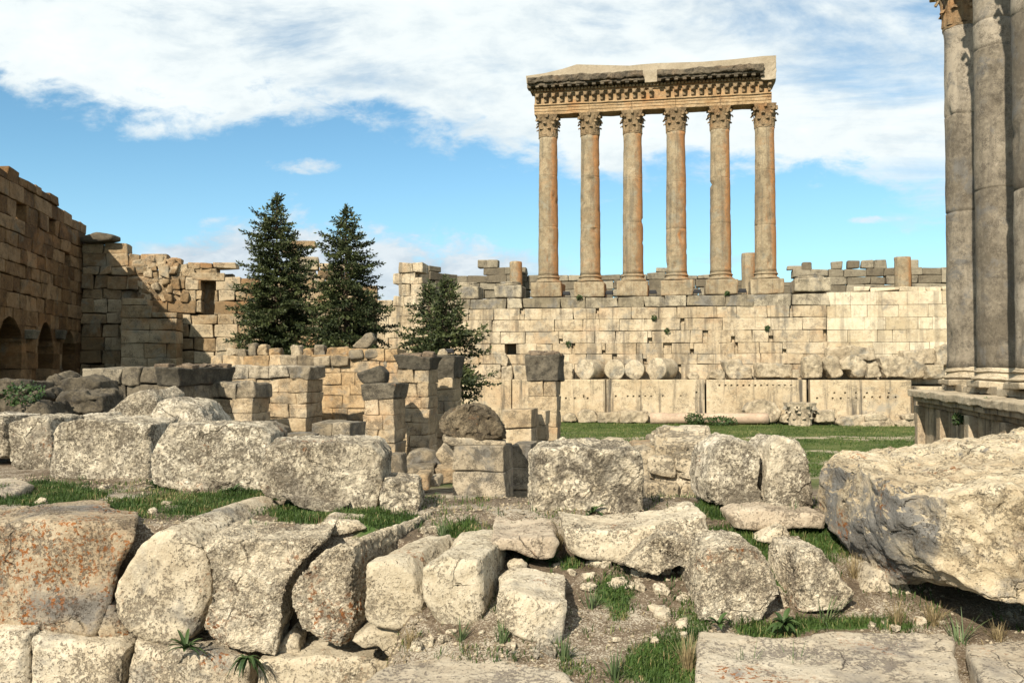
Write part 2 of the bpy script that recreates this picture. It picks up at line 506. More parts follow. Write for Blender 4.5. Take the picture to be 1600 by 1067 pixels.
M['pebbly'] = stone('conglomerate', CREAM, (.095, .08, .06), .8, .75, lichen=.12, grey=(.2, .18, .145), grey_amt=.45, disp=.05, pebble=.9, method='BOTH')
M['squared'] = stone('limestone_squared', [(.40, .33, .225), (.56, .485, .36), (.66, .59, .465)], (.15, .12, .085), .45, 1.0, lichen=.1, disp=.034, method='BOTH')
M['pink'] = stone('limestone_pinkish', [(.37, .295, .215), (.53, .44, .33), (.64, .56, .44)], (.14, .11, .08), .55, 1.1, lichen=.2, disp=.032, method='BOTH')
M['slab'] = stone('paving_limestone', [(.34, .275, .2), (.48, .41, .31), (.60, .53, .42)], (.115, .095, .085), .62, .8, lichen=.25, grey=(.2, .18, .165), grey_amt=.4, disp=.026, method='BOTH')
M['boulder'] = stone('boulder_yellow_stone', [(.33, .25, .155), (.55, .45, .305), (.72, .63, .475)], (.10, .08, .055), .42, 1.2, lichen=.4, grey=(.21, .20, .185), grey_amt=.95, steep=True, disp=.05, method='BOTH', pits=.45)
M['darkrock'] = stone('dark_boulder_stone', [(.11, .085, .055), (.19, .15, .097), (.29, .235, .16)], (.045, .037, .028), .8, .9, lichen=.15, disp=.05, method='BOTH')
M['mid'] = stone('pier_limestone', [(.32, .235, .14), (.48, .375, .24), (.62, .51, .36)], (.12, .095, .068), .6, 1.0, grey=(.34, .29, .215), grey_amt=.55, blk=.22, disp=.03, orange=.3)
M['midorange'] = stone('pier_limestone_orange', [(.33, .215, .11), (.48, .345, .195), (.60, .46, .30)], (.12, .095, .065), .55, 1.0, blk=.3, disp=.03, orange=.4, grey=(.27, .225, .165), grey_amt=.55)
M['midgrey'] = stone('pier_limestone_grey', [(.26, .212, .145), (.40, .335, .24), (.54, .465, .35)], (.1, .085, .065), .8, 1.2, blk=.35, disp=.03, grey=(.2, .185, .16), grey_amt=.6)
M['cap'] = stone('weathered_cornice_stone', [(.10, .088, .066), (.175, .15, .112), (.29, .25, .185)], (.035, .032, .027), .7, 1.2, blk=.5, disp=.035, lichen=.1)
M['capwarm'] = stone('weathered_cornice_warm', [(.15, .12, .08), (.26, .205, .135), (.38, .31, .215)], (.07, .06, .05), .6, .9, blk=.5, disp=.028)
M['dusk'] = stone('dark_rubble_stone', [(.11, .092, .065), (.19, .16, .115), (.29, .25, .185)], (.05, .045, .04), .6, .8, blk=.4, disp=.03)
M['podium'] = stone('podium_limestone', [(.38, .285, .175), (.52, .42, .285), (.65, .555, .41)], (.15, .12, .09), .5, .5, grey=(.36, .32, .25), grey_amt=.5, blk=.2, disp=.05, streak=.55, orange=.3)
M['podgrey'] = stone('podium_top_course', [(.24, .20, .135), (.36, .305, .215), (.48, .415, .305)], (.1, .085, .065), .6, .4, blk=.5, disp=.06, streak=.45, grey=(.22, .205, .18), grey_amt=.5)
M['podpale'] = stone('restored_pale_limestone', [(.46, .375, .245), (.60, .51, .365), (.69, .61, .46)], (.2, .165, .12), .35, .5, blk=.36, disp=.035, streak=.35, orange=.15, grey=(.34, .3, .24), grey_amt=.3)
M['mega'] = stone('megalith_limestone', [(.40, .31, .195), (.53, .43, .29), (.63, .53, .385)], (.15, .125, .09), .4, .3, disp=.06, streak=.95, orange=.25, grey=(.36, .325, .26), grey_amt=.25)
M['fallen'] = stone('fallen_limestone', [(.36, .29, .195), (.53, .445, .32), (.68, .595, .46)], (.12, .1, .075), .55, .5, disp=.07, grey=(.30, .275, .225), grey_amt=.45, blk=.2)
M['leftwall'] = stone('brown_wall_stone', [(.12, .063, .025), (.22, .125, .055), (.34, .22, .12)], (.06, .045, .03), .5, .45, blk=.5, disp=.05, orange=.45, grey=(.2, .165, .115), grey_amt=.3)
M['crosswall'] = stone('ruin_wall_stone', [(.23, .155, .083), (.37, .275, .165), (.50, .405, .275)], (.085, .07, .05), .5, .45, blk=.6, disp=.05, orange=.5, grey=(.29, .26, .2), grey_amt=.45)
M['farwall'] = stone('far_battlement_stone', [(.15, .125, .088), (.22, .19, .138), (.31, .27, .2)], (.07, .06, .05), .5, .3, blk=.6, disp=.05)
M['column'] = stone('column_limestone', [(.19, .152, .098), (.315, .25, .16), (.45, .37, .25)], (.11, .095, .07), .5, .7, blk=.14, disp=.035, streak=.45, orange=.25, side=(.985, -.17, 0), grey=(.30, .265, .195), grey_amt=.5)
M['entab'] = stone('entablature_limestone', [(.29, .19, .095), (.42, .29, .16), (.52, .40, .255)], (.13, .1, .07), .45, .5, disp=.04, orange=.75)
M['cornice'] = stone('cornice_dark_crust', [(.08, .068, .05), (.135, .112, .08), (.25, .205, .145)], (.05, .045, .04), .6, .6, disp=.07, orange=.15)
M['concrete'] = stone('cornice_top_fill', [(.29, .24, .165), (.37, .31, .225), (.45, .385, .29)], (.24, .2, .15), .2, .5, disp=.03)
M['capital'] = stone('capital_limestone', [(.16, .11, .062), (.28, .20, .115), (.40, .30, .19)], (.07, .055, .04), .45, .6, disp=.05, orange=.5)
M['bacchus'] = stone('grey_column_stone', [(.14, .118, .088), (.25, .213, .162), (.38, .328, .255)], (.065, .055, .045), .5, .7, blk=.5, disp=.028, streak=.35, grey=(.17, .16, .145), grey_amt=.5)
M['bacchus_podium'] = stone('podium_brown_stone', [(.26, .195, .125), (.40, .31, .21), (.54, .45, .325)], (.1, .08, .06), .4, .6, blk=.3, disp=.03, streak=.75, orange=.3)
M['bacchus_base'] = stone('column_base_stone', [(.31, .245, .165), (.47, .39, .275), (.61, .525, .395)], (.12, .1, .07), .4, .6, disp=.03)
M['mound'] = stone('debris_earth', [(.15, .11, .075), (.24, .18, .125), (.33, .265, .19)], (.07, .055, .045), .5, 1.2, disp=.05)

def plain(name, col, rough=.8):
    m, t, b, out = new_mat(name)
    n = t.noise(pos(t), 20, 4, .6)
    t.put(b.inputs['Base Color'], t.mix(n, [a * .7 for a in col], [min(1, a * 1.3) for a in col]))
    b.inputs['Roughness'].default_value = rough
    return m
def leafmat(name, lo, hi, trans=.25, rough=.6):
    m, t, b, out = new_mat(name)
    a = attr(t, 'blk')
    colr = t.mix(a, lo, hi)
    t.put(b.inputs['Base Color'], colr); b.inputs['Roughness'].default_value = rough
    b.inputs['Specular IOR Level'].default_value = .25
    tr = t.node('ShaderNodeBsdfTranslucent'); t.put(tr.inputs[0], colr)
    mx = t.node('ShaderNodeMixShader'); mx.inputs[0].default_value = trans
    t.l.new(b.outputs[0], mx.inputs[1]); t.l.new(tr.outputs[0], mx.inputs[2])
    t.l.new(mx.outputs[0], out.inputs[0])
    return m
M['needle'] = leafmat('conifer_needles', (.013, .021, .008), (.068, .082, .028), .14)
M['bark'] = plain('conifer_bark', (.09, .065, .045), .95)
M['grass'] = leafmat('green_grass', (.02, .045, .008), (.075, .12, .024), .3)
_t = NT(M['grass'].node_tree)
_rp = _t.ramp([n for n in _t.n if n.type == 'ATTRIBUTE'][0].outputs['Fac'], [(0, (.018, .04, .008)), (.75, (.06, .10, .02)), (.86, (.13, .15, .05)), (1, (.26, .20, .10))])
for n in list(_t.n):
    if n.type in ('BSDF_PRINCIPLED', 'BSDF_TRANSLUCENT'): _t.l.new(_rp, n.inputs[0])
M['dry'] = leafmat('dry_grass', (.15, .11, .055), (.34, .27, .15), .3)
M['weed'] = leafmat('weed_leaf', (.016, .036, .011), (.055, .09, .027), .2, .5)
M['tall'] = leafmat('tall_grass', (.045, .072, .028), (.12, .16, .07), .25)
M['black'] = plain('lamp_black_metal', (.02, .02, .022), .4)
M['glass'] = plain('lamp_glass', (.3, .33, .36), .1)

# ------------------------------------------------------------------ terrain
def yrow(x):
    return np.where(x < -1.33, 8.75 + (-1.33 - x) * .70, 8.75)
def terrain(x, y):
    x = np.asarray(x, float); y = np.asarray(y, float)
    wl = 1 - smooth(x, -1.35, -.75)
    left = -3.2 + (3.2 - 1.42) * smooth(y, 7.75, 8.05)
    right = -2.45 + 1.03 * np.clip((y - 5.1) / 3.7, 0, 1)
    z = wl * left + (1 - wl) * right
    beyond = y - yrow(x) - .9
    z = z + (-4.2 + 1.42) * smooth(beyond, 0, 4.5) * (y > 8)
    z = z + -1.2 * smooth(y, 26, 44) * (1 - smooth(-x, 14, 22))
    z = z + 2.5 * smooth(-x, 10, 18) * smooth(y, 20, 36) * (1 - smooth(y, 60, 90) * 0)
    z = z + 2.6 * np.exp(-(((x + 11.5) / 3.2) ** 2 + ((y - 20.5) / 3.0) ** 2))
    p = np.stack([x.ravel(), y.ravel(), np.zeros(x.size)], 1)
    n = (vnoise(p, 1.7, 3) * .035 + vnoise(p, 6., 4) * .018 + vnoise(p, 19., 5) * .008).reshape(x.shape)
    return E + z + n
# green patches: ellipses in the photo, read back as places on the ground
GREEN = [(40, 775, 130, 22, .9), (200, 795, 110, 16, .8), (330, 788, 100, 20, .9), (400, 775, 70, 12, .8), (520, 803, 110, 16, 1), (600, 815, 60, 14, .8), (480, 790, 40, 14, .9),
         (730, 828, 42, 20, 1), (1010, 1030, 75, 50, 1), (960, 930, 45, 55, .75), (1130, 800, 60, 22, .8), (1170, 850, 80, 40, .85), (1260, 840, 80, 28, .9), (1230, 880, 30, 60, .7),
         (1330, 975, 110, 14, .95), (1200, 985, 60, 14, .8), (1070, 990, 50, 50, .6), (1330, 850, 60, 40, .5), (1050, 1060, 80, 24, .6), (900, 1045, 40, 14, .6), (1420, 980, 50, 10, .4), (890, 880, 18, 10, .9), (1390, 1000, 60, 10, .4)]
def green_at(p):
    px, py = proj(p)
    g = np.zeros(len(p))
    nz = vnoise(p * [1, 1, 0], 2.3, 21) * .45 + vnoise(p * [1, 1, 0], 7., 22) * .35
    for cx, cy, rx, ry, s in GREEN:
        d = ((px - cx) / rx) ** 2 + ((py - cy) / ry) ** 2
        g = np.maximum(g, s * (1 - smooth(d + nz, .35, 1.15)))
    return np.where(p[:, 1] < 11.5 + .0, g, 0)

def grow(a, b, d0, q, mx):
    out = [a]; d_ = d0
    while out[-1] < b:
        out.append(out[-1] + d_); d_ = min(d_ * q, mx)
    return out
xs = sorted(set(np.round(np.concatenate([np.arange(-8, 8.01, .09), grow(8, 500, .1, 1.13, 40), [-a for a in grow(8, 500, .1, 1.13, 40)]]), 4)))
ys = sorted(set(np.round(np.concatenate([[-400, -200, -80, -30, -12, -5, -1, 2, 4], np.arange(5, 14, .08), grow(14, 900, .1, 1.06, 40)]), 4)))
gx, gy = np.meshgrid(xs, ys)
gz = terrain(gx, gy)
gv = np.stack([gx.ravel(), gy.ravel(), gz.ravel()], 1)
nx_, ny_ = len(xs), len(ys)
ii = np.arange((ny_ - 1) * nx_).reshape(ny_ - 1, nx_)[:, :-1].ravel()
gf = np.stack([ii, ii + 1, ii + nx_ + 1, ii + nx_], 1)
m, t, b, out = new_mat('ground_earth_and_turf')
p = pos(t); sp = t.node('ShaderNodeSeparateXYZ'); t.l.new(p, sp.inputs[0])
n1 = t.noise(p, 1.6, 6, .65); n2 = t.noise(p, 22, 6, .7); n3 = t.noise(t.mapping(p, loc=(3, 1, 0)), 70, 3, .6)
soil = t.ramp(t.math('ADD', t.math('MULTIPLY', n1, .5), t.math('MULTIPLY', n2, .5)), [(.35, (.05, .036, .024)), (.5, (.11, .083, .057)), (.64, (.20, .16, .115))])
grav = t.ss(t.math('ADD', t.math('MULTIPLY', n1, .5), t.math('MULTIPLY', n3, .5)), .51, .58)
soil = t.mix(grav, soil, t.mix(n2, (.20, .17, .13), (.42, .375, .30)))
ga = attr(t, 'green')
gm = t.ss(t.math('MULTIPLY_ADD', t.math('SUBTRACT', n2, .5), .9, ga), .35, .75)
near = t.mix(gm, soil, t.mix(n2, (.022, .05, .012), (.07, .115, .03)))
# the lawn of the courtyard: green with long worn paths
pl = t.noise(t.mapping(p, scale=(.045, .13, 1)), 1.0, 8, .68, .5)
lawn = t.ramp(t.math('ADD', t.math('MULTIPLY', t.noise(p, .35, 6, .65), .55), t.math('MULTIPLY', t.noise(p, 5, 5, .7), .45)), [(.38, (.028, .042, .010)), (.5, (.052, .074, .016)), (.62, (.105, .11, .04))])
bare = t.math('MULTIPLY', t.ss(pl, .55, .66), t.math('SUBTRACT', 1, t.ss(sp.outputs[1], 76, 88)))
lawn = t.mix(t.math('MULTIPLY', bare, .8), lawn, t.mix(n1, (.17, .135, .095), (.30, .26, .20)))
farm = t.ss(sp.outputs[1], 33, 42)
yv = t.math('ADD', sp.outputs[1], t.math('MULTIPLY', t.math('SUBTRACT', t.noise(p, .12, 5, .6), .5), 9))
for yc, hw in ((68.5, 2.2), (57.5, 1.6), (51, 1.8)):
    st_ = t.math('SUBTRACT', 1, t.ss(t.math('ABSOLUTE', t.math('SUBTRACT', yv, yc)), hw * .4, hw))
    lawn = t.mix(t.math('MULTIPLY', st_, t.ss(t.noise(t.mapping(p, loc=(4, 4, 0)), .5, 6, .7), .42, .55)), lawn, t.mix(n2, (.20, .16, .115), (.36, .31, .23)))
col = t.mix(farm, near, lawn)
t.put(b.inputs['Base Color'], col)
dn = t.node('ShaderNodeDisplacement'); t.put(dn.inputs['Height'], t.math('ADD', n2, t.math('MULTIPLY', n3, .5))); dn.inputs['Scale'].default_value = .02
t.l.new(dn.outputs[0], out.inputs['Displacement'])
M['ground'] = m
ground = link_mesh('ground', gv, gf.tolist(), m, origin=(0, 0, 0), smooth_=True)
tag(ground, 'uneven earth, gravel and turf of the ruin field with lawn beyond', 'ground', kind='structure')
at = ground.data.attributes.new('green', 'FLOAT', 'POINT')
at.data.foreach_set('value', green_at(gv).astype(np.float32))

# ------------------------------------------------------------------ rough stones (prism -> voxel remesh -> weathering)
def finish_rock(name, bm, mat, label, cat='stone block', group=None, voxel=.022, sm=2, amp=.022, freq=2.2, amp2=.012, seed=0, kind=None, parent=None, amp3=0., chips=5):
    me = bpy.data.meshes.new('tmp'); bm.to_mesh(me); bm.free()
    ob = bpy.data.objects.new('tmp', me); COL.objects.link(ob)
    md = ob.modifiers.new('r', 'REMESH'); md.mode = 'VOXEL'; md.voxel_size = voxel
    s2 = ob.modifiers.new('s', 'SMOOTH'); s2.iterations = sm; s2.factor = .5
    dg = bpy.context.evaluated_depsgraph_get(); dg.update()
    m2 = bpy.data.meshes.new_from_object(ob.evaluated_get(dg))
    n = len(m2.vertices)
    co = np.empty(n * 3); m2.vertices.foreach_get('co', co); co = co.reshape(-1, 3)
    q = co + seed * 3.71
    co = co + vec_noise(q, freq, 1) * amp + vec_noise(q, freq * 3.1, 2) * amp2 + vec_noise(q, freq * 8, 3) * amp2 * .4
    rc = np.random.default_rng(100 + seed)
    ctr_ = (co.max(0) + co.min(0)) / 2; sz_ = (co.max(0) - co.min(0)) / 2
    for _ in range(chips):                 # broken corners and edges
        nn = rc.normal(0, 1, 3); nn = np.sign(nn) * np.abs(nn) ** .6; nn[1] = -abs(nn[1]) if rc.random() < .75 else nn[1]
        nn /= sz_; nn /= np.linalg.norm(nn)
        dd = (co - ctr_) @ nn; lim = np.quantile(dd, rc.uniform(.985, .998))
        over = np.clip(dd - lim, 0, None)
        co = co - np.outer(over * .92, nn)
    if amp3:  # scooped, hollowed faces
        co = co - np.sign(co - co.mean(0)) * 0 + vec_noise(q, freq * .5, 9) * amp3
    org = np.array(((co[:, 0].min() + co[:, 0].max()) / 2, (co[:, 1].min() + co[:, 1].max()) / 2, co[:, 2].min()))
    if parent is not None: org = np.array(parent.location)
    m2.vertices.foreach_set('co', (co - org).ravel())
    m2.materials.clear(); m2.materials.append(mat); m2.shade_smooth(); m2.update()
    m2.name = name
    bpy.data.objects.remove(ob); bpy.data.meshes.remove(me)
    o = bpy.data.objects.new(name, m2); COL.objects.link(o)
    if parent is None: o.location = tuple(org)
    else: o.parent = parent
    if label: tag(o, label, cat, group, kind)
    return o
_seed = [0]
def rock(name, label, poly, Y, depth, mat, bx=0., bz=0., sc=1., bulge=.05, cat='stone block', group=None, **kw):
    """an outline with its own distance, given real thickness away from the viewer"""
    front = np.array([P(q[0], q[1], Y + (q[2] if len(q) > 2 else 0)) for q in poly])
    c = front.mean(0); front = c + (front - c) * (.985 if Y < 12 else 1)
    back = c + (front - c) * sc + np.array((bx, depth, bz))
    inner = c + (front - c) * .90 + np.array((0, -bulge * .6, 0))
    ring1 = c + (front - c) * 1.0 + np.array((0, .02, 0))
    bm = bmesh.new()
    rings = [[bm.verts.new(tuple(v)) for v in r] for r in (inner, ring1, back)]
    n = len(poly)
    for a, bb in ((0, 1), (1, 2)):
        for i in range(n):
            j = (i + 1) % n
            bm.faces.new((rings[a][i], rings[a][j], rings[bb][j], rings[bb][i]))
    bm.faces.new(rings[0]); bm.faces.new(list(reversed(rings[2])))
    bmesh.ops.triangulate(bm, faces=bm.faces)
    bmesh.ops.recalc_face_normals(bm, faces=bm.faces)
    _seed[0] += 1
    kw.setdefault('voxel', max(.016, Y * .0023)); kw.setdefault('seed', _seed[0])
    return finish_rock(name, bm, mat, label, cat, group, **kw)
def slab(name, label, poly, z, thick, mat, cat='paving slab', group=None, **kw):
    top = np.array([Pz(q[0], q[1], E + z) for q in poly])
    bm = bmesh.new()
    a = [bm.verts.new(tuple(v)) for v in top]; bq = [bm.verts.new(tuple(v - np.array((0, 0, thick)))) for v in top]
    n = len(a)
    for i in range(n):
        j = (i + 1) % n; bm.faces.new((a[i], a[j], bq[j], bq[i]))
    bm.faces.new(a); bm.faces.new(list(reversed(bq)))
    bmesh.ops.triangulate(bm, faces=bm.faces); bmesh.ops.recalc_face_normals(bm, faces=bm.faces)
    _seed[0] += 1
    kw.setdefault('voxel', .024); kw.setdefault('seed', _seed[0])
    return finish_rock(name, bm, mat, label, cat, group, **kw)
def hull(name, label, pts, mat, cat='boulder', **kw):
    bm = bmesh.new()
    for q in pts: bm.verts.new(tuple(P(*q)))
    r = bmesh.ops.convex_hull(bm, input=bm.verts)
    bmesh.ops.delete(bm, geom=[g for g in r['geom_interior'] if isinstance(g, bmesh.types.BMVert)], context='VERTS')
    bmesh.ops.recalc_face_normals(bm, faces=bm.faces)
    _seed[0] += 1; kw.setdefault('seed', _seed[0])
    return finish_rock(name, bm, mat, label, cat, **kw)

# --- lower course at the bottom left
g_low = 'large blocks of the lowest wall course'
rock('wall_block', 'cream block of the lowest course at the bottom left corner', [(-60, 986), (44, 988), (46, 1150), (-60, 1150)], 7.40, 1.0, M['cream'], group=g_low)
rock('wall_block', 'pale block of the lowest course under the orange lichen block', [(50, 990), (120, 1000), (194, 1004), (190, 1040), (187, 1150), (48, 1150)], 7.42, 1.0, M['cream'], group=g_low)
rock('wall_block', 'pale block of the lowest course under the round column drum', [(200, 1006), (290, 1013), (380, 1026), (392, 1040), (388, 1150), (192, 1150)], 7.42, 1.0, M['cream'], group=g_low)
rock('wall_block', 'pale block of the lowest course under the hollowed voussoir', [(398, 1032), (500, 1022), (612, 1036), (640, 1060), (640, 1150), (396, 1150)], 7.36, 1.0, M['squared'], group=g_low)
# --- front row
g_row = 'rough stones of the front row'
rock('stone_block', 'large squared block covered in orange lichen at the left edge', [(-70, 820), (60, 813), (150, 816), (213, 822), (208, 852), (186, 890), (172, 940), (150, 1000), (60, 990), (-70, 985)], 7.6, .85, M['orange'], bx=-.34, group=g_row, bulge=.03)
rock('stone_wedge', 'small wedge stone filling the gap between lichen block and drum', [(168, 942), (182, 952), (206, 1000), (150, 1003)], 7.62, .5, M['orange'], bulge=.02)
rock('column_drum', 'thick round column drum lying end on in the front row', [(250, 826), (215, 850), (187, 890), (174, 930), (180, 965), (200, 990), (230, 1006), (258, 1013), (285, 1008), (310, 985), (325, 945), (328, 900), (318, 860), (300, 836), (275, 822)], 7.5, 1.75, M['cream'], bx=.26, bulge=.02, cat='column drum', group=g_row)
rock('stone_block', 'white pitted block with orange lichen beside the round drum', [(312, 843), (330, 837), (420, 838), (508, 836), (500, 852), (476, 872), (456, 900), (448, 930), (441, 975), (433, 1000), (429, 1030), (370, 1018), (330, 1006), (313, 985), (322, 940), (329, 900), (318, 870)], 7.4, .85, M['pitted'], group=g_row, bulge=.03)
rock('stone_chip', 'narrow stone chip wedged right of the white pitted block', [(452, 985), (466, 1000), (467, 1026), (440, 1031), (434, 1010)], 7.5, .3, M['cream'], bulge=.01)
rock('voussoir_block', 'wedge shaped voussoir with a small square hole near its edge', [(483, 869), (520, 851), (548, 839), (553, 850), (552, 900), (556, 950), (553, 985), (540, 1005), (525, 1018), (490, 1006), (468, 990), (453, 950), (450, 925), (462, 900)], 7.3, 1.75, M['pitted'], bx=.62, bz=-.03, group=g_row, bulge=.02)
rock('stone_block', 'rounded block between the voussoir and the squared pale block', [(568, 881), (600, 873), (632, 871), (650, 905), (662, 935), (666, 955), (650, 975), (625, 985), (590, 983), (571, 972), (565, 930)], 7.1, 1.0, M['squared'], bx=.3, group=g_row)
rock('stone_block', 'pale squared block with dark right side in the front row', [(662, 886), (690, 871), (748, 873), (756, 960), (741, 982), (700, 986), (680, 982), (664, 950), (658, 920)], 6.9, .95, M['squared'], bx=.2, group=g_row, bulge=.02)
rock('stone_block', 'squat tilted block with a round hole at the row end', [(778, 930), (800, 922), (850, 932), (889, 938), (887, 975), (880, 1012), (850, 1010), (820, 1002), (795, 985), (776, 965)], 6.6, .85, M['cream'], group=g_row, bulge=.02)
rock('ledge_stone', 'low broken ledge stone under the rounded block', [(545, 1003), (570, 986), (650, 986), (690, 1000), (640, 1020), (603, 1026), (590, 1008), (565, 1012)], 7.15, .6, M['squared'], bulge=.02)
rock('shim_stone', 'thin flat shim stone under the pale squared block', [(676, 983), (730, 983), (722, 996), (684, 995)], 6.98, .3, M['pink'], bulge=.01, voxel=.012)
rock('stone_block', 'small half buried block behind the pale squared block', [(703, 862), (716, 846), (770, 844), (778, 872), (700, 876)], 7.65, .5, M['squared'])
rock('stone_block', 'pinkish flat topped block behind the squat tilted block', [(768, 843), (800, 846), (868, 840), (874, 850), (863, 879), (840, 877), (800, 863), (770, 862)], 7.55, 1.2, M['pink'], bulge=.02)
rock('trough_block', 'long hollowed trough block with an orange lichen band', [(878, 823), (930, 827), (1000, 823), (1060, 815), (1108, 802), (1112, 850), (1090, 886), (980, 881), (930, 876), (896, 872), (886, 860)], 7.65, .8, M['cream'], amp=.02)
rock('rock', 'jagged rock with overhanging lip before the trough block', [(962, 886), (985, 871), (1005, 850), (1030, 832), (1062, 838), (1100, 856), (1106, 880), (1085, 891), (1066, 885), (1050, 890), (1030, 903), (1010, 898), (990, 890)], 7.4, .8, M['pitted'], cat='rock', amp=.05)
rock('rock', 'upright rounded rock left of the narrow upright rock', [(1090, 871), (1100, 856), (1130, 850), (1165, 848), (1190, 856), (1206, 880), (1220, 910), (1222, 930), (1206, 955), (1190, 980), (1150, 985), (1110, 980), (1087, 975), (1084, 920)], 6.9, .7, M['pitted'], cat='rock', sc=.95)
rock('rock', 'narrow upright rock tapering to its top, near the giant block', [(1245, 862), (1290, 857), (1300, 870), (1320, 905), (1343, 930), (1330, 955), (1300, 962), (1246, 960), (1239, 930), (1237, 890)], 7.0, .7, M['pitted'], cat='rock', sc=.95)
rock('rock', 'grey rock half hidden in shade under the giant block', [(1362, 892), (1385, 886), (1415, 910), (1432, 940), (1420, 958), (1360, 958), (1350, 920)], 7.35, .6, M['cream'], cat='rock')
rock('rock', 'sliver of stone between the two upright rocks', [(1222, 930), (1230, 925), (1234, 950), (1222, 953)], 7.1, .25, M['cream'], cat='rock', bulge=.01, voxel=.012)
rock('half_buried_stone', 'long low stone half buried in grass behind the upright rocks', [(1140, 806), (1160, 796), (1200, 795), (1240, 800), (1292, 804), (1292, 826), (1220, 826), (1150, 828)], 8.3, .5, M['pink'], cat='rock')
rock('rock', 'small smooth rock lying in the grass', [(1185, 849), (1200, 836), (1222, 822), (1238, 830), (1239, 846), (1215, 852)], 8.1, .35, M['cream'], cat='rock')
slab('paving_slab', 'broad pale paving slab along the bottom right', [(1088, 985), (1150, 990), (1220, 997), (1300, 986), (1488, 990), (1506, 1075), (1500, 1160), (1095, 1160), (1090, 1070)], -1.97, .4, M['slab'])
slab('paving_slab', 'paving slab in the bottom right corner', [(1513, 1004), (1600, 1000), (1720, 1010), (1720, 1160), (1550, 1160)], -1.97, .4, M['slab'])
slab('paving_slab', 'dark spotted flat slab at the bottom centre', [(600, 1040), (680, 1014), (760, 1022), (880, 1052), (930, 1090), (900, 1160), (560, 1160), (540, 1080)], -2.09, .35, M['slab'])
hull('giant_stone_block', 'huge yellow grey stone block overhanging the right edge', [(1290, 726, 8.3), (1345, 743, 7.4), (1415, 783, 6.7), (1500, 775, 6.4), (1600, 766, 6.3), (1850, 770, 6.3),
     (1320, 713, 9.3), (1395, 699, 10), (1600, 672, 10.5), (1900, 680, 10.5), (1276, 790, 8.4), (1308, 838, 8.0), (1350, 872, 7.7), (1400, 900, 7.3), (1460, 912, 6.8), (1535, 944, 6.5), (1620, 938, 6.4), (1850, 950, 6.4),
     (1500, 840, 10), (1900, 850, 10), (1425, 860, 6.75)], M['boulder'], cat='stone block', voxel=.026, sm=2, amp=.06, freq=2.4, amp2=.04, amp3=.03, chips=0)
# --- second row
g_row2 = 'massive pitted blocks of the second row'
for lab, poly, Y, dp, mt in [
    ('pale block at the left edge, furthest of the second row', [(-70, 646), (8, 649), (10, 720), (-70, 716)], 13.0, 1.0, 'row'),
    ('narrow pale block left of the long lichened block', [(11, 660), (45, 648), (77, 652), (84, 690), (77, 740), (36, 741), (11, 726)], 12.6, 1.0, 'row'),
    ('long low block with lichen and a split right end', [(75, 748), (76, 680), (88, 661), (112, 653), (205, 657), (239, 659), (237, 700), (231, 758), (110, 754)], 11.4, .9, 'row'),
    ('broad pitted block in the middle of the second row', [(233, 764), (235, 712), (250, 678), (264, 660), (330, 662), (406, 664), (422, 680), (421, 722), (412, 777), (300, 778)], 10.2, .9, 'row'),
    ('bulky pitted block with an overhanging broken right corner', [(401, 775), (404, 735), (416, 692), (440, 687), (520, 689), (584, 691), (600, 712), (597, 760), (590, 803), (560, 808), (470, 787)], 9.0, .9, 'row'),
    ('small conglomerate block of white pebbles', [(592, 762), (598, 749), (630, 746), (656, 752), (661, 790), (652, 810), (610, 811), (588, 802)], 8.9, .5, 'pebbly'),
    ('wide rough block standing right of the low pillar', [(827, 803), (828, 714), (846, 699), (900, 696), (996, 696), (1005, 712), (1008, 750), (1014, 805), (960, 812), (880, 808)], 8.8, .9, 'pebbly'),
    ('left one of the paired grey boulders, with a dark cleft', [(1107, 720), (1115, 701), (1145, 684), (1175, 690), (1192, 706), (1190, 760), (1195, 792), (1150, 797), (1105, 787), (1100, 750)], 8.9, .8, 'row'),
    ('right one of the paired grey boulders, smooth and rounded', [(1194, 725), (1200, 696), (1215, 683), (1245, 688), (1262, 705), (1270, 760), (1276, 792), (1255, 800), (1200, 797), (1194, 760)], 8.9, .8, 'row')]:
    rock('stone_block', lab, poly, Y, dp, M[mt], group=g_row2, amp=.026, amp2=.018, bulge=.015, sm=1, chips=2)
rock('rock', 'pale slanting rock behind the second row, on the left', [(162, 646), (200, 619), (235, 607), (250, 620), (245, 665), (162, 670)], 15.5, 1.2, M['row'], cat='rock', amp=.06)
rock('rock', 'rounded grey rock behind the broad pitted block', [(228, 655), (245, 628), (275, 622), (310, 633), (325, 655), (332, 678), (228, 678)], 14.5, 1.2, M['row'], cat='rock', amp=.06)
rock('rock', 'low flat rock peeping over the long lichened block', [(84, 652), (150, 646), (165, 668), (84, 672)], 13.6, .9, M['row'], cat='rock')
slab('flat_stone', 'pale flat stone in the grass at the left edge', [(-40, 748), (20, 746), (54, 758), (20, 770), (-40, 773)], -1.35, .2, M['slab'], cat='flat stone')
slab('flat_stone', 'long sloping flat stone behind the orange lichen block', [(10, 806), (90, 784), (165, 781), (172, 790), (100, 804), (40, 814)], -1.34, .2, M['orange'], cat='flat stone')
rock('flat_stone', 'flat pale stone in the grass behind the white block', [(478, 828), (510, 810), (560, 813), (574, 828), (520, 836)], 8.0, .4, M['cream'], cat='flat stone')
rock('flat_stone', 'small stone lying on the turf at the foot of the bulky block', [(436, 772), (500, 776), (545, 790), (530, 806), (470, 792)], 8.85, .4, M['row'], cat='flat stone')
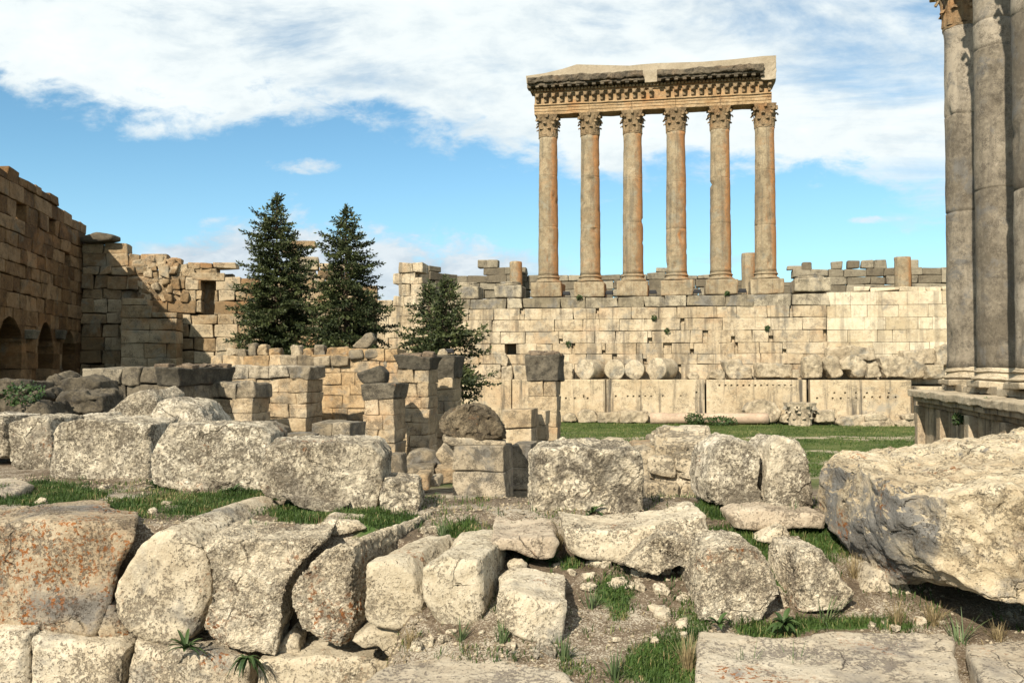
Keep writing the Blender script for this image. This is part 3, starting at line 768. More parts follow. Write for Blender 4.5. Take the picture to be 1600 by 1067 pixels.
# --- stones right of the centre, behind the second row
g_rub = 'fallen stones beyond the second row'
for lab, poly, Y, dp, mt in [
    ('upright stone with a shaded right side beside the rubble wall', [(1001, 704), (1020, 701), (1032, 712), (1034, 755), (1002, 756)], 13, .9, 'fallen'),
    ('low flat stone at the foot of the rubble wall', [(1008, 754), (1062, 756), (1064, 795), (1012, 795)], 11.5, .9, 'fallen'),
    ('small squared stone on the edge of the lawn', [(913, 687), (936, 687), (936, 704), (913, 704)], 22, .7, 'fallen'),
    ('low mounded stone right of the small squared stone', [(937, 692), (955, 685), (975, 687), (986, 700), (986, 706), (937, 706)], 21, .8, 'fallen'),
    ('grey squared stone left of the rubble wall top', [(991, 693), (1033, 692), (1036, 712), (991, 712)], 18, .9, 'mid'),
    ('squared stone lying behind the rubble wall top', [(1018, 682), (1046, 682), (1048, 696), (1018, 696)], 20, .9, 'fallen'),
    ('highest pale stone crowning the rubble wall', [(1058, 678), (1068, 675), (1088, 675), (1092, 690), (1056, 692)], 17, .9, 'fallen')]:
    rock('fallen_stone', lab, poly, Y, dp, M[mt], group=g_rub, cat='stone')
# rubble wall
r0 = P(1070, 800, 11.6)
rw = empty('rubble_wall', r0, 'short crumbling rubble wall left of the paired boulders', 'wall')
mb = MB()
frw = Fr(*P(1036, 700, 11.6)[:2], R_(10))
sw = frw.s_of(1108)
for i in range(60):
    a = rng.uniform(0, sw); zz = rng.uniform(-2.9, -1.12); hh = rng.uniform(.09, .2)
    mb.rbox(frw.pt(a, rng.uniform(-.02, .15) + .2, E + zz), (hh * rng.uniform(.8, 1.5), .25, hh * .8), frw.A, .06, (1, 1, 1), jit=.03)
for i in range(40):
    mb.rbox(frw.pt(rng.uniform(0, sw), rng.uniform(.2, 3.4), E - 1.08 + rng.uniform(-.1, .03)), (rng.uniform(.1, .25), rng.uniform(.1, .25), .12), frw.A, .05, jit=.03)
mb.rbox(frw.pt(sw / 2, 1.95, E - 2.15), (sw / 2 - .03, 1.7, 1.02), frw.A, .05, (6, 4, 4))
mb.build('rubble_masonry', M['fallen'], rw, amp=.03, freq=4)

# ------------------------------------------------------------------ piers and walls of the middle ground
TH = R_(10.5)
def capstone(root, fr, s0, s1, z0, z1, D, mat, flare=.28, n=1, name='cornice', k=(3, 2, 2), over=.0):
    e = np.linspace(s0, s1, n + 1)
    mb = MB()
    for i in range(n):
        hw = (e[i + 1] - e[i]) / 2
        mb.rbox(fr.pt((e[i] + e[i + 1]) / 2, D / 2, (z0 + z1) / 2), (hw - .006, D / 2 + .05 + over, (z1 - z0) / 2), fr.A, .05, (max(k[0], 5), 4, 5), taper=flare / n, jit=.025)
    mb.build(name, mat, root, amp=.05, freq=2.2, amp2=.02, freq2=7)
def pier(name, label, px0, px1, ytop, ybot, Y, D, mat, cat='pier', cap=None, course=.5, wr=(.5, .95), capmat='cap', capn=1, mound=False, group=None, th=TH, prof=None, flare=.28, holes_px=()):
    x0 = P(px0, ytop, Y)
    fr = Fr(x0[0], Y, th)
    L = fr.s_of(px1); z1 = x0[2]; z0 = P(px0, ybot, Y)[2]
    base = fr.pt(L / 2, D / 2, z0)
    root = empty(name, base, label, cat, group)
    n = max(1, round((z1 - z0) / course))
    zs = np.linspace(z0, z1, n + 1)
    zs[1:-1] += rng.uniform(-.08, .08, n - 1) * course
    mb = MB()
    pf = fr.prof(prof) if prof else None
    hs = [(fr.sz(a, b)[0], fr.sz(c_, b)[0], fr.sz(a, d_)[1], fr.sz(a, b)[1]) for a, b, c_, d_ in holes_px]
    ashlar(mb, fr, 0, L, zs, D, wr, pf, holes=hs, proud=.03, r=.028, gap=.006, k=(3, 2, 2), jit=.018, notch=.10)
    mb.rbox(fr.pt(L / 2, D / 2, (z0 + min(z1, (min(pf(0), pf(L)) if pf else z1)) - .25) / 2), (L / 2 - .06, D / 2 - .08, max(.1, (min(z1, (min(pf(0), pf(L)) if pf else z1)) - .25 - z0) / 2)), fr.A, .02, blk=.5)
    mb.build('shaft' if cat == 'pier' else 'masonry', M[mat], root, amp=.02, freq=2.5, amp2=.012, freq2=9)
    if cap:
        cz = P(px0, cap[2], Y)[2]
        c0, c1 = fr.s_of(cap[0]), fr.s_of(cap[1])
        # the flare widens the top: start from the shaft width
        capstone(root, fr, c0, c1, z1 + .004, cz, D, M[capmat], flare, capn)
        if mound:
            mm = MB(); nn = 26
            for i in range(nn):
                mm.rbox(fr.pt(rng.uniform(c0 + .1, c1 - .1), rng.uniform(.1, D - .1), cz + rng.uniform(-.02, .07)), (rng.uniform(.08, .25), rng.uniform(.08, .25), rng.uniform(.03, .1)), fr.A, .04, jit=.02)
            mm.build('debris', M['mound'], root, amp=.02, freq=4)
    return root, fr, L, z1

GZ = 815   # a picture height safely below the sunken floor for near piers
pier('stone_pier', 'short square pier of large blocks carrying a dark boulder', 708, 788, 697, 850, 23, 1.25, 'midgrey', course=.6, wr=(.7, 1.3))
# its top slab and the boulder lying on it
rock('top_slab', 'thin wedge of pale stone between the boulder and its pier', [(690, 681), (730, 684), (790, 690), (790, 697), (708, 698), (692, 690)], 23, 1.0, M['fallen'], voxel=.04, amp=.02)
rock('boulder', 'dark weathered boulder balanced on the short square pier', [(689, 668), (697, 648), (715, 637), (745, 632), (760, 637), (775, 655), (788, 672), (788, 684), (765, 691), (720, 687), (697, 680)], 23, 1.5, M['darkrock'], cat='boulder', voxel=.03, sm=1, amp=.09, amp2=.06, chips=8)
pier('stone_pier', 'plain narrow pier just behind the boulder pier on its right', 797, 829, 694, 835, 25, 1.3, 'midgrey', course=.62, wr=(.5, 1.2))
pier('stone_pier', 'broken topped stub of pale blocks above the narrow pier', 784, 831, 640, 760, 29, 1.3, 'mid', course=.7, wr=(.7, 1.2), prof=[(784, 668), (795, 650), (805, 640), (831, 638)])
pier('stone_pier', 'slender pier in front of the dark capped corner pier', 834, 853, 641, 760, 30.5, .9, 'mid', course=.55, wr=(.5, .6))
pier('stone_pier', 'tall corner pier with a dark flaring cap before the lawn', 825, 870, 596, 760, 33, 1.2, 'mid', cap=(823, 872, 554), course=.55, wr=(.5, 1.1), capmat='cap', flare=.2, mound=True)
pier('stone_pier', 'grey capped pier with a tilted block lying on top', 569, 617, 624, 760, 30, 1.25, 'mid', cap=(566, 618, 600), course=.5, flare=.12)
rock('fallen_block', 'dark tilted block lying on the grey capped pier', [(555, 583), (575, 576), (592, 571), (603, 582), (601, 599), (566, 600)], 30.2, 1.0, M['cap'], voxel=.05, amp=.04)
pier('stone_pier', 'tall pier with flaring dark cap and rubble heaped on it', 622, 670, 578, 760, 33, 1.3, 'mid', cap=(621, 671, 556), course=.46, flare=.15, mound=True)
pier('stone_pier', 'tall dark capped pier beside the smallest conifer', 677, 708, 590, 740, 36, 1.4, 'mid', cap=(678, 710, 556), course=.5, flare=.16, mound=False)
rock('small_stone', 'little pale stone on the pier beside the smallest conifer', [(683, 556), (686, 546), (694, 544), (699, 550), (700, 556)], 36.3, .4, M['fallen'], cat='stone', voxel=.04)
pier('low_pier', 'low grey two block stump in front of the orange wall', 487, 546, 660, 720, 25, 1.3, 'midgrey', course=.55, wr=(.5, .7))
# walls
w1 = pier('ruin_wall', 'orange stone wall with exposed core behind the capped piers', 470, 622, 545, 730, 37, 1.2, 'midorange', cat='wall', course=.47, wr=(.5, 1.1), prof=[(470, 557), (545, 557), (545, 545), (622, 545)])
capstone(w1[0], Fr(*(w1[1].pt(0, -.12, 0)[:2]), TH), w1[1].s_of(440), w1[1].s_of(546), P(490, 572, 37)[2], P(490, 556.5, 37)[2], .8, M['capwarm'], .03, 4)
pier('ruin_wall', 'pale wall end with a grey cornice row beside the orange wall', 360, 480, 592, 730, 33, 1.5, 'mid', cat='wall', cap=(358, 484, 572), course=.45, wr=(.5, 1.1), capn=4, flare=.10, capmat='midgrey')
pier('ruin_wall', 'short wall with cornice blocks nearest the broad pitted block', 312, 396, 622, 720, 29, 1.2, 'mid', cat='wall', cap=(314, 400, 598), course=.5, wr=(.6, 1.2), capn=3, flare=.10, capmat='midgrey')
pier('ruin_wall', 'dark cornered wall stub with a heavy projecting cap', 247, 278, 602, 720, 27, 3.2, 'midgrey', cat='wall', cap=(245, 282, 575), course=.5, wr=(.6, 1.2), capmat='cap', flare=.10, mound=True)
pier('ruin_wall', 'cornice topped wall between the dark stub and the pale wall end', 296, 372, 596, 720, 34, 1.2, 'midgrey', cat='wall', cap=(296, 374, 573), course=.5, wr=(.6, 1.2), capn=3, flare=.06, capmat='cap')
pier('ruin_wall', 'long low dark wall running left from the dark stub', 60, 250, 600, 720, 28, 1.2, 'dusk', cat='wall', cap=(130, 252, 574), course=.5, wr=(.8, 1.4), capn=4, flare=.05, capmat='dusk', prof=[(60, 606), (130, 600), (250, 598)])
pier('ruin_wall', 'rough back wall under the big conifers', 330, 560, 556, 720, 41, 1.0, 'midorange', cat='wall', course=.5, wr=(.7, 1.3))
# loose stones along the top of that wall
g_top = 'loose stones along the wall top under the conifers'
labs = ['first loose stone from the left on the wall top under the conifers', 'tall loose stone on the wall top below the biggest conifer', 'squarish pale stone on the wall top below the biggest conifer', 'low rounded stone right of the squarish pale stone', 'bright square stone halfway along the wall top', 'orange tinted stone right of the bright square stone', 'upright grey stone below the gap between the conifers', 'long flat orange heap of stone on the wall top', 'grey stone at the right end of the wall top row']
for lab, (a, c_, y0) in zip(labs, [(352, 384, 544), (388, 400, 536), (402, 418, 538), (420, 438, 541), (455, 471, 539), (473, 490, 543), (490, 508, 537), (510, 546, 541), (548, 565, 545)]):
    rock('loose_stone', lab, [(a, 556), (a + rng.uniform(0, 2), y0 + rng.uniform(0, 3)), (c_ - rng.uniform(0, 3), y0 + rng.uniform(-1, 2)), (c_, 556)], 41.1, .7, M[('fallen', 'midgrey', 'mid', 'midorange', 'fallen', 'midorange', 'midgrey', 'midorange', 'midgrey')[labs.index(lab)]], group=g_top, cat='stone', voxel=.045, sm=1, amp=.06, amp2=.03, freq=3)
rock('tilted_slab', 'grey slab tilted on end against the conifers', [(549, 541), (572, 521), (580, 519), (586, 530), (574, 544), (560, 545)], 40.5, .6, M['midgrey'], voxel=.06, sm=2, cat='stone slab')
# stacked grey stones right of the orange wall
for lab, poly in [('upper left stone of the heap between orange wall and tall pier', [(545, 547), (566, 545), (568, 560), (545, 562)]),
                  ('upper right stone of the heap between orange wall and tall pier', [(570, 546), (600, 545), (601, 560), (570, 561)]),
                  ('rounded stone of the heap leaning on the tall rubble topped pier', [(598, 562), (612, 562), (618, 575), (616, 585), (597, 584)])]:
    rock('heap_stone', lab, poly, 36.4, .8, M['midgrey'], group='stones heaped beside the orange wall', cat='stone', voxel=.06, sm=3)
# fallen stones in the sunken court
g_f = 'fallen stones on the floor of the sunken court'
for lab, poly, Y, mt in [
    ('fallen arch stone with a curved hollow between the piers', [(632, 722), (640, 706), (655, 702), (675, 706), (686, 720), (692, 732), (672, 732), (660, 722), (648, 724), (634, 732)], 27, 'midgrey'),
    ('fallen wedge stone leaning left of the boulder pier', [(679, 708), (690, 696), (712, 716), (712, 734), (692, 733)], 26, 'fallen'),
    ('low squared block under the fallen arch stone', [(631, 730), (676, 728), (680, 748), (632, 748)], 26, 'midgrey'),
    ('long squared block at the foot of the boulder pier', [(678, 732), (712, 732), (712, 754), (690, 756)], 25, 'mid'),
    ('upright grey block right behind the bulky pitted block', [(592, 712), (628, 711), (631, 748), (590, 752)], 22, 'midgrey'),
    ('small block standing on the court floor behind the pebble block', [(649, 742), (670, 740), (671, 766), (652, 768)], 21, 'mid'),
    ('tiny cube of stone on the court floor', [(671, 748), (686, 746), (688, 762), (673, 763)], 21.5, 'fallen'),
    ('flat stone lying left of the low two block stump', [(424, 684), (455, 678), (486, 680), (486, 696), (424, 696)], 24, 'midgrey'),
    ('dark rounded stone right of the short cornice wall', [(415, 672), (425, 663), (438, 668), (440, 690), (415, 690)], 25, 'midgrey')]:
    rock('fallen_block', lab, poly, Y, 1.0, M[mt], group=g_f, cat='stone block', voxel=.035, sm=1, amp=.035, amp2=.02)
pier('low_wall', 'low sunken wall of dressed stone left of the boulder pier', 662, 735, 782, 850, 16, .8, 'midgrey', cat='wall', course=.35, wr=(.6, 1.0))
# dark heap on the left
for lab, poly, Y in [('dark boulder of the rubble heap at the left edge', [(-30, 605), (10, 592), (40, 596), (48, 640), (-30, 650)], 20),
                     ('grey boulder on the rubble heap in front of the arches', [(82, 602), (100, 590), (130, 586), (155, 596), (158, 612), (85, 614)], 24),
                     ('squared block lying before the long dark wall', [(82, 617), (110, 611), (157, 612), (160, 648), (88, 650)], 19.5),
                     ('small pale stone on the left rubble heap', [(44, 612), (58, 606), (64, 618), (56, 628), (45, 625)], 19.5),
                     ('low dark stone at the foot of the left rubble heap', [(20, 636), (70, 628), (84, 655), (20, 660)], 18.5),
                     ('rounded stone atop the left rubble heap', [(70, 590), (85, 582), (96, 590), (96, 602), (70, 604)], 24)]:
    rock('rubble_stone', lab, poly, Y, 1.2, M['dusk'], group='stones of the left rubble heap', cat='stone', voxel=.035, sm=1, amp=.08, amp2=.05, chips=9)

# ------------------------------------------------------------------ left wall with arches, in shade
TL = R_(-99.8)        # runs away from the viewer on the left
C0 = P(125, 575, 65)
d_ = np.array((-.173, 1.)); d_ /= np.linalg.norm(d_)
frL = Fr(C0[0], C0[1], 0); frL.u = -d_ ; frL.v = np.array((-d_[1], d_[0])); frL.A = np.array(((frL.u[0], frL.u[1], 0), (frL.v[0], frL.v[1], 0), (0, 0, 1)))
def hitL(px, py=575):
    k = (px - 800) / F
    a = (k * frL.O[1] - frL.O[0]) / (frL.u[0] - k * frL.u[1])
    return a, P(px, py, (frL.O + frL.u * a)[1])[2]
prof_px = [(124.9, 350), (108, 345), (107, 330), (86, 325), (85.5, 308), (62, 302), (61.5, 296), (21, 276), (20.5, 268), (0, 266), (-40, 244), (-200, 170)]
pp = [hitL(*q) for q in prof_px]
profL = lambda a: float(np.interp(a, [q[0] for q in pp], [q[1] for q in pp]))
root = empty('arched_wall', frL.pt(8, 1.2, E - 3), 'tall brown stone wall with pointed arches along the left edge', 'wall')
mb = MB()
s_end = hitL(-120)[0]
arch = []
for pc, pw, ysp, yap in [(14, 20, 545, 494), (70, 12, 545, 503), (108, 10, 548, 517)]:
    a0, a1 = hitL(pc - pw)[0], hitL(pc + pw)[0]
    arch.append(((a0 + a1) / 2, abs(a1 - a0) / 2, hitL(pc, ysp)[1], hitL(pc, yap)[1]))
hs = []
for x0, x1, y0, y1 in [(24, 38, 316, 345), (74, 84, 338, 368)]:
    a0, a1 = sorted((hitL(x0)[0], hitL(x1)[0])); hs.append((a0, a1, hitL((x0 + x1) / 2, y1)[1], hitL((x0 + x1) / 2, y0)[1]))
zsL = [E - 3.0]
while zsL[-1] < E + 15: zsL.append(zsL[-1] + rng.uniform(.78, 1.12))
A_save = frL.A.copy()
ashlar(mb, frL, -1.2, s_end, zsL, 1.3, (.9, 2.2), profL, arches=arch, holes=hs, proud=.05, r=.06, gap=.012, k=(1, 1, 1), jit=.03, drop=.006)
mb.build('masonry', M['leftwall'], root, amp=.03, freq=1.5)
mb = MB()
mb.rbox(frL.pt(s_end / 2, 4.6, E + 3), (s_end / 2, .5, 6.2), frL.A, .05, (8, 1, 4))
mb.rbox(frL.pt(s_end / 2, 2.8, E + 5), (s_end / 2, 2.3, .4), frL.A, .05, (8, 1, 1)); mb.rbox(frL.pt(-.3, 2.8, E + 2), (.4, 2.3, 4), frL.A, .05)  # first box: roof slab added to shut out skylight and darken the arches
mb.build('inner_wall_shade_roof', M['leftwall'], root)
mb = MB()
for q in (45, 89):
    mb = MB(); a_, z_ = hitL(q, 523)
    mb.rbox(frL.pt(a_, .4, z_), (.5, .75, .3), frL.A, .06, (2, 1, 1), taper=.25, jit=.03)
    mb.build('impost', M['dusk'], root)


# ------------------------------------------------------------------ ruined cross wall
frC = Fr(C0[0], C0[1], R_(-8))
def zlist(z0, z1, lo, hi):
    r = [z0]
    while r[-1] < z1: r.append(r[-1] + rng.uniform(lo, hi))
    return r
root = empty('ruined_wall', frC.pt(10, .6, E - 3), 'broken stepped wall with a slit opening behind the conifers', 'wall')
mb = MB()
pf = frC.prof([(118, 374), (199, 374), (199.5, 392), (207, 392), (207.5, 397), (260, 399), (261, 425), (287, 432), (288, 412), (354, 412), (355, 430), (363, 436), (400, 438), (438, 440), (439, 377), (477, 377), (478, 436), (494, 436), (495, 414), (544, 414), (545, 445), (590, 462)])
hs = [(frC.s_of(314), frC.s_of(334), frC.sz(324, 489)[1], frC.sz(324, 437)[1])]
ashlar(mb, frC, 0, frC.s_of(578), zlist(E - 3, E + 12.5, .62, 1.05), 1.2, (.8, 2.0), pf, holes=hs, proud=.12, r=.07, gap=.015, jit=.05)
zb4 = frC.sz(240, 440)[1]
mb.rbox(frC.pt(10.5, 1.5, (zb4 + E - 3) / 2), (11, .32, (zb4 - E + 3) / 2), frC.A, .05, (6, 1, 4), blk=.1)
mb.rbox(frC.pt(2, 1.5, E + 3), (2.2, .3, 5.5), frC.A, .05, (6, 1, 4), blk=.1)
mb.rbox(frC.pt(frC.s_of(324), 1.6, E + 3), (1.6, .4, 4.2), frC.A, .05, (6, 1, 4), blk=.1)
mb.build('masonry', M['crosswall'], root, amp=.04, freq=1.3, amp2=.03, freq2=3.5)
mb = MB()
mb.rbox(frC.pt(frC.s_of(324), .55, frC.sz(324, 432)[1]), (1.2, .62, .28), frC.A, .05, jit=.03, blk=.7)
mb.build('lintel', M['crosswall'], root, amp=.03)
mb = MB()
for i in range(90):      # rubble core where the facing is gone
    px = rng.uniform(203, 290); py = rng.uniform(405, 470)
    a, z = frC.sz(px, py)
    mb.rbox(frC.pt(a, rng.uniform(.0, .6), z), rng.uniform(.18, .42, 3), frC.A, .09, jit=.09)
mb.build('rubble_core', M['crosswall'], root, amp=.05, freq=2)
rock('capping_slab', 'flat slab lying across the corner of the brown wall', [(123, 378), (124, 370), (150, 362), (176, 366), (176, 374), (140, 380)], 64.6, 1.5, M['dusk'], voxel=.12, sm=2, cat='stone slab')
frB = Fr(*frC.pt(0, -2.2, 0)[:2], R_(-8))
root = empty('wall_buttress', frB.pt(6, .6, E - 3), 'lower jutting buttress of squared blocks before the broken wall', 'buttress')
mb = MB()
pf = frB.prof([(185, 468), (230, 468), (231, 490), (270, 490), (271, 506), (276, 506)])
ashlar(mb, frB, frB.s_of(188), frB.s_of(276), zlist(E - 3, E + 6, .85, 1.05), 2.0, (1.2, 2.4), pf, proud=.06, r=.06, jit=.03)
mb.build('masonry', M['crosswall'], root, amp=.04, freq=1.3)

# ------------------------------------------------------------------ the great podium
THJ = math.atan2(4.0, 22.2)
J = Fr(*P(857, 464, 95)[:2], THJ)
JW = Fr(*J.pt(0, -1.9, 0)[:2], THJ)          # wall face plane
def zJ(py, px=1000): return JW.sz(px, py)[1]
root = empty('temple_podium', JW.pt(10, 1, 0), 'towering tan ashlar podium wall beneath the six columns', 'podium')
zc = [zJ(y) for y in (600, 569, 553, 536, 517, 498, 480)]
mb = MB()
wh = [(JW.s_of(789), JW.s_of(806), zJ(553) - .2, zJ(536) + .2)]
sl, sr = JW.s_of(600), JW.s_of(1292)
ashlar(mb, JW, sl, sr, zc, 2.0, (1.6, 4.2), holes=wh, proud=.06, r=.05, gap=.012, k=(2, 1, 1), jit=.025, notch=.22)
ashlar(mb, JW, JW.s_of(655), sr, [zc[-1], zJ(480) + .02], 2.0, (2, 4)) if False else None
mb.build('masonry', M['podium'], root, amp=.03, freq=.8, amp2=.02, freq2=2.5)
mb = MB()
ashlar(mb, JW, JW.s_of(640), JW.s_of(1297), [zc[-1], zJ(463)], 2.6, (1.6, 4.2), proud=.10, r=.08, gap=.02, k=(2, 1, 1), jit=.05)
mb.build('top_course', M['podgrey'], root, amp=.05, freq=.8, amp2=.03, freq2=2.5)
mb = MB()
mb.rbox(JW.pt((sl + sr) / 2 + 4, 14, zJ(463) / 2 - .3), ((sr - sl) / 2 + 9, 11.5, zJ(463) / 2 - .2), JW.A, .1, (6, 3, 3))
mb.build('fill', M['podgrey'], root, amp=.05)
# pale restored wall right of the podium
root = empty('restored_wall', JW.pt(JW.s_of(1400), 1, 0), 'smooth pale restored wall right of the great podium', 'wall')
mb = MB()
zr = [zJ(600, 1400)] + [JW.sz(1400, y)[1] for y in (574, 553, 534.5, 515, 495.5, 476, 455)]
ashlar(mb, JW, JW.s_of(1293), JW.s_of(1560), zr, 1.6, (1.3, 3.6), proud=.02, r=.03, gap=.012, jit=.012, t0=.12)
mb.build('masonry', M['podpale'], root, amp=.015)
mb = MB()
ashlar(mb, JW, JW.s_of(1335), JW.s_of(1560), [zr[-1], zr[-1] + .45], 1.4, (1.2, 3.), t0=.3, proud=.1, r=.08, jit=.06)
mb.build('coping', M['podpale'], root, amp=.03)
# broken end of the podium at its left
JL = Fr(*JW.pt(0, -.3, 0)[:2], THJ)
root = empty('broken_wall', JL.pt(JL.s_of(610), 1, 0), 'ragged end of the podium rising left of the smallest conifer', 'wall')
mb = MB()
pf = JL.prof([(572, 471), (617, 471), (617.5, 408), (636, 406), (653, 412), (654, 440), (656, 470), (660, 500)])
ashlar(mb, JL, JL.s_of(574), JL.s_of(660), zlist(0.3, zJ(405) + 1, 1.05, 1.35), 2.2, (.9, 1.5), pf, proud=.10, r=.08, jit=.05)
mb.build('masonry', M['podium'], root, amp=.05, freq=1, amp2=.03, freq2=3)

# walls standing further back on the platform
JB = Fr(*J.pt(0, 40, 0)[:2], THJ)
root = empty('battlement_wall', JB.pt(20, .6, 7), 'far grey battlement wall with notched top behind the columns', 'battlement')
mb = MB()
pfp = [(560, 470), (704, 445), (704.5, 432), (745, 430), (745.5, 407), (778, 407), (778.5, 436), (786, 436), (786.5, 420), (818, 422), (819, 436), (876, 436), (877, 433), (1019, 434), (1020, 425), (1042, 425), (1043, 436), (1112, 436), (1113, 442), (1238, 452), (1239, 423), (1254, 423), (1254.5, 410), (1271, 410), (1271.5, 422), (1300, 422), (1300.5, 409), (1318, 409), (1318.5, 420), (1326, 419), (1326.5, 407), (1345, 407), (1345.5, 418), (1348, 418), (1348.5, 407), (1367, 407), (1367.5, 418), (1369, 418), (1369.5, 406), (1388, 406), (1389, 418), (1398, 418), (1421, 418), (1421.5, 406), (1438, 406), (1439, 418), (1600, 418)]
pf = JB.prof(pfp)
zb = [E + 7.0, E + 8.4, E + 9.8, E + 11.1, E + 12.3, E + 13.5, E + 14.7, E + 15.9]
zbt = [JB.sz(1340, y)[1] for y in (482, 470, 458, 445, 432, 419.5)]
pf2 = JB.prof([(560, 470), (704, 445), (704.5, 431), (745, 429), (745.5, 405), (778, 405), (778.5, 430), (786, 430), (786.5, 418), (818, 418), (819, 431), (1018, 430), (1019, 420), (1042, 420), (1043, 431), (1112, 431), (1113, 437), (1237, 442), (1238, 417), (1700, 417)])
ashlar(mb, JB, JB.s_of(700), JB.s_of(1560), zbt + [zbt[-1] + 1.25, zbt[-1] + 2.5], 1.6, (1.6, 3.4), pf2, proud=.1, r=.12, gap=.02, jit=.06)
for x0, x1, y0, y1 in [(1255, 1271, 410, 421), (1300, 1318, 409, 419), (1326, 1345, 407, 418), (1348, 1367, 407, 418), (1369, 1388, 406, 418), (1421, 1438, 406, 418), (746, 761, 406, 417), (763, 778, 406, 417)]:
    a0, a1 = JB.s_of(x0), JB.s_of(x1); zt_, zb2 = JB.sz(x0, y0)[1], JB.sz(x0, y1)[1] - .15
    mb.rbox(JB.pt((a0 + a1) / 2, .5, (zt_ + zb2) / 2), ((a1 - a0) / 2, .5, (zt_ - zb2) / 2), JB.A, .14, (2, 1, 2), jit=.06)
mb.build('masonry', M['farwall'], root, amp=.06, freq=.7)
# receding wall left of the columns
frR = Fr(*P(655, 440, 99)[:2], R_(-50))
root = empty('receding_wall', frR.pt(8, .5, 7), 'notched grey wall running back from the ragged podium end', 'wall')
mb = MB()
pf = frR.prof([(650, 420), (662, 417), (680, 418), (681, 424), (700, 428), (716, 437), (740, 441)])
ashlar(mb, frR, 0, frR.s_of(715), zlist(E + 6.5, E + 13, 1.0, 1.3), 1.4, (1.2, 2.6), pf, proud=.1, r=.08, jit=.05)
mb.build('masonry', M['farwall'], root, amp=.05)

# ------------------------------------------------------------------ megaliths along the foot of the podium
JM = Fr(*JW.pt(0, -3.4, 0)[:2], THJ)
zM1, zM0 = JM.sz(1000, 593)[1], -.15
def megalith(px0, px1, label, holes=(), dz=0.):
    s0, s1 = JM.s_of(px0), JM.s_of(px1)
    # a lattice with extra lines so that the lifting holes are real pits in the face
    hw = (s1 - s0) / 2 - .03
    ax = list(np.linspace(-hw + .12, hw - .12, 16)); zz = list(np.linspace(zM0 + .1, zM1 + dz - .1, 7))
    hp = []
    for hx, hy in holes:
        if rng.random() < .12: continue
        a, z = JM.sz(hx, hy); a -= (s0 + s1) / 2
        hp.append((a, z)); ax += [a - .10, a - .06, a + .06, a + .10]
        if not any(abs(z - q) < .14 for q in zz): zz += [z - .10, z - .06, z + .06, z + .10]
    ax = np.array([-hw] + sorted(ax) + [hw]); zz = np.array([zM0] + sorted(zz) + [zM1 + dz])
    ay_ = np.array([0, .12, 1.8, 3.6])
    pt_, fs_ = lattice(len(ax), 4, len(zz))
    p = np.stack([ax[pt_[:, 0]], ay_[pt_[:, 1]], zz[pt_[:, 2]]], 1)
    e = ((pt_[:, 0] == 0) | (pt_[:, 0] == len(ax) - 1)).astype(float) + ((pt_[:, 2] == len(zz) - 1) | (pt_[:, 2] == 0))
    p[:, 1] += np.where((pt_[:, 1] == 0) & (e > 0), .04, 0)
    p[:, 1] += np.where(pt_[:, 1] == 0, vnoise(p, .5, 3) * .05, 0)
    for a, z in hp:
        ins = (pt_[:, 1] == 0) & (abs(p[:, 0] - a) < .075) & (abs(p[:, 2] - z) < .075)
        p[ins, 1] += .3; p[ins, 2] += rng.uniform(-.05, .05); p[ins, 0] += rng.uniform(-.06, .06)
    wv = np.array([JM.pt(q[0] + (s0 + s1) / 2, q[1], q[2]) for q in p])
    o = link_mesh('megalith', wv, fs_.tolist(), M['mega'])
    tag(o, label, 'megalith', 'giant squared megaliths along the foot of the podium')
megalith(640, 799, 'giant squared megalith behind the short square pier')
megalith(800, 946, 'giant squared megalith behind the dark capped corner pier', [(884, 622), (898, 622), (912, 620), (918, 622)])
megalith(947, 1101, 'giant squared megalith under the row of fallen drums, before the lying shaft', [(962 + 9.2 * i, 619) for i in range(12)] + [(980, 604), (1000, 604), (1088, 613)])
megalith(1103, 1260, 'giant squared megalith above the rounded ground rock', [(1124 + 9.3 * i, 602) for i in range(13)])
megalith(1265, 1424, 'giant squared megalith furthest right, holes across its face', [(1276 + 12.3 * i, 622) for i in range(11)] + [(1303 + 17 * i, 614) for i in range(6)])
megalith(1427, 1570, 'lower giant megalith half hidden by the right temple', dz=-.6)

# stones lying on the ledge and at the foot of the wall
Yl = lambda px, t=1.6: (JM.O + JM.v * t + JM.u * JM.s_of(px, t))[1]
g_d = 'fallen column drums on the megalith ledge'
for lab, cx, cy, r, ang, ln in [('leftmost fallen drum on the ledge, turned to the right', 914, 578, 15.5, 35, 2.6), ('second fallen drum from the left with a cracked face', 960, 578, 16, 12, 1.8), ('third fallen drum from the left, slightly smaller', 991, 577.5, 15.5, 15, 1.8), ('rightmost fallen drum with bright round face on the ledge', 1025, 577, 17, 40, 2.6)]:
    Y = Yl(cx, .5); rr = r / F * Y
    c0 = P(cx, cy, Y); c0[2] = zM1 + rr * .98
    zax = np.array((math.sin(R_(ang)), math.cos(R_(ang)), 0)); xax = np.array((zax[1], -zax[0], 0))
    A = np.array((xax, (0, 0, 1), zax))
    mb = MB(); k = 10
    prof = [(.02, 0), (rr * .5, .0), (rr * .9, .0), (rr * .98, .04)] + [(rr, .1 + (ln - .2) * i / k) for i in range(k + 1)] + [(rr * .95, ln), (.02, ln)]
    mb.lathe(prof, c0, 30, A)
    o = mb.build('column_drum', M['fallen'], None, amp=.06, freq=1.2, amp2=.03, freq2=4, sm=True)
    tag(o, lab, 'column drum', g_d)
g_l = 'broken blocks lying on the megalith ledge'
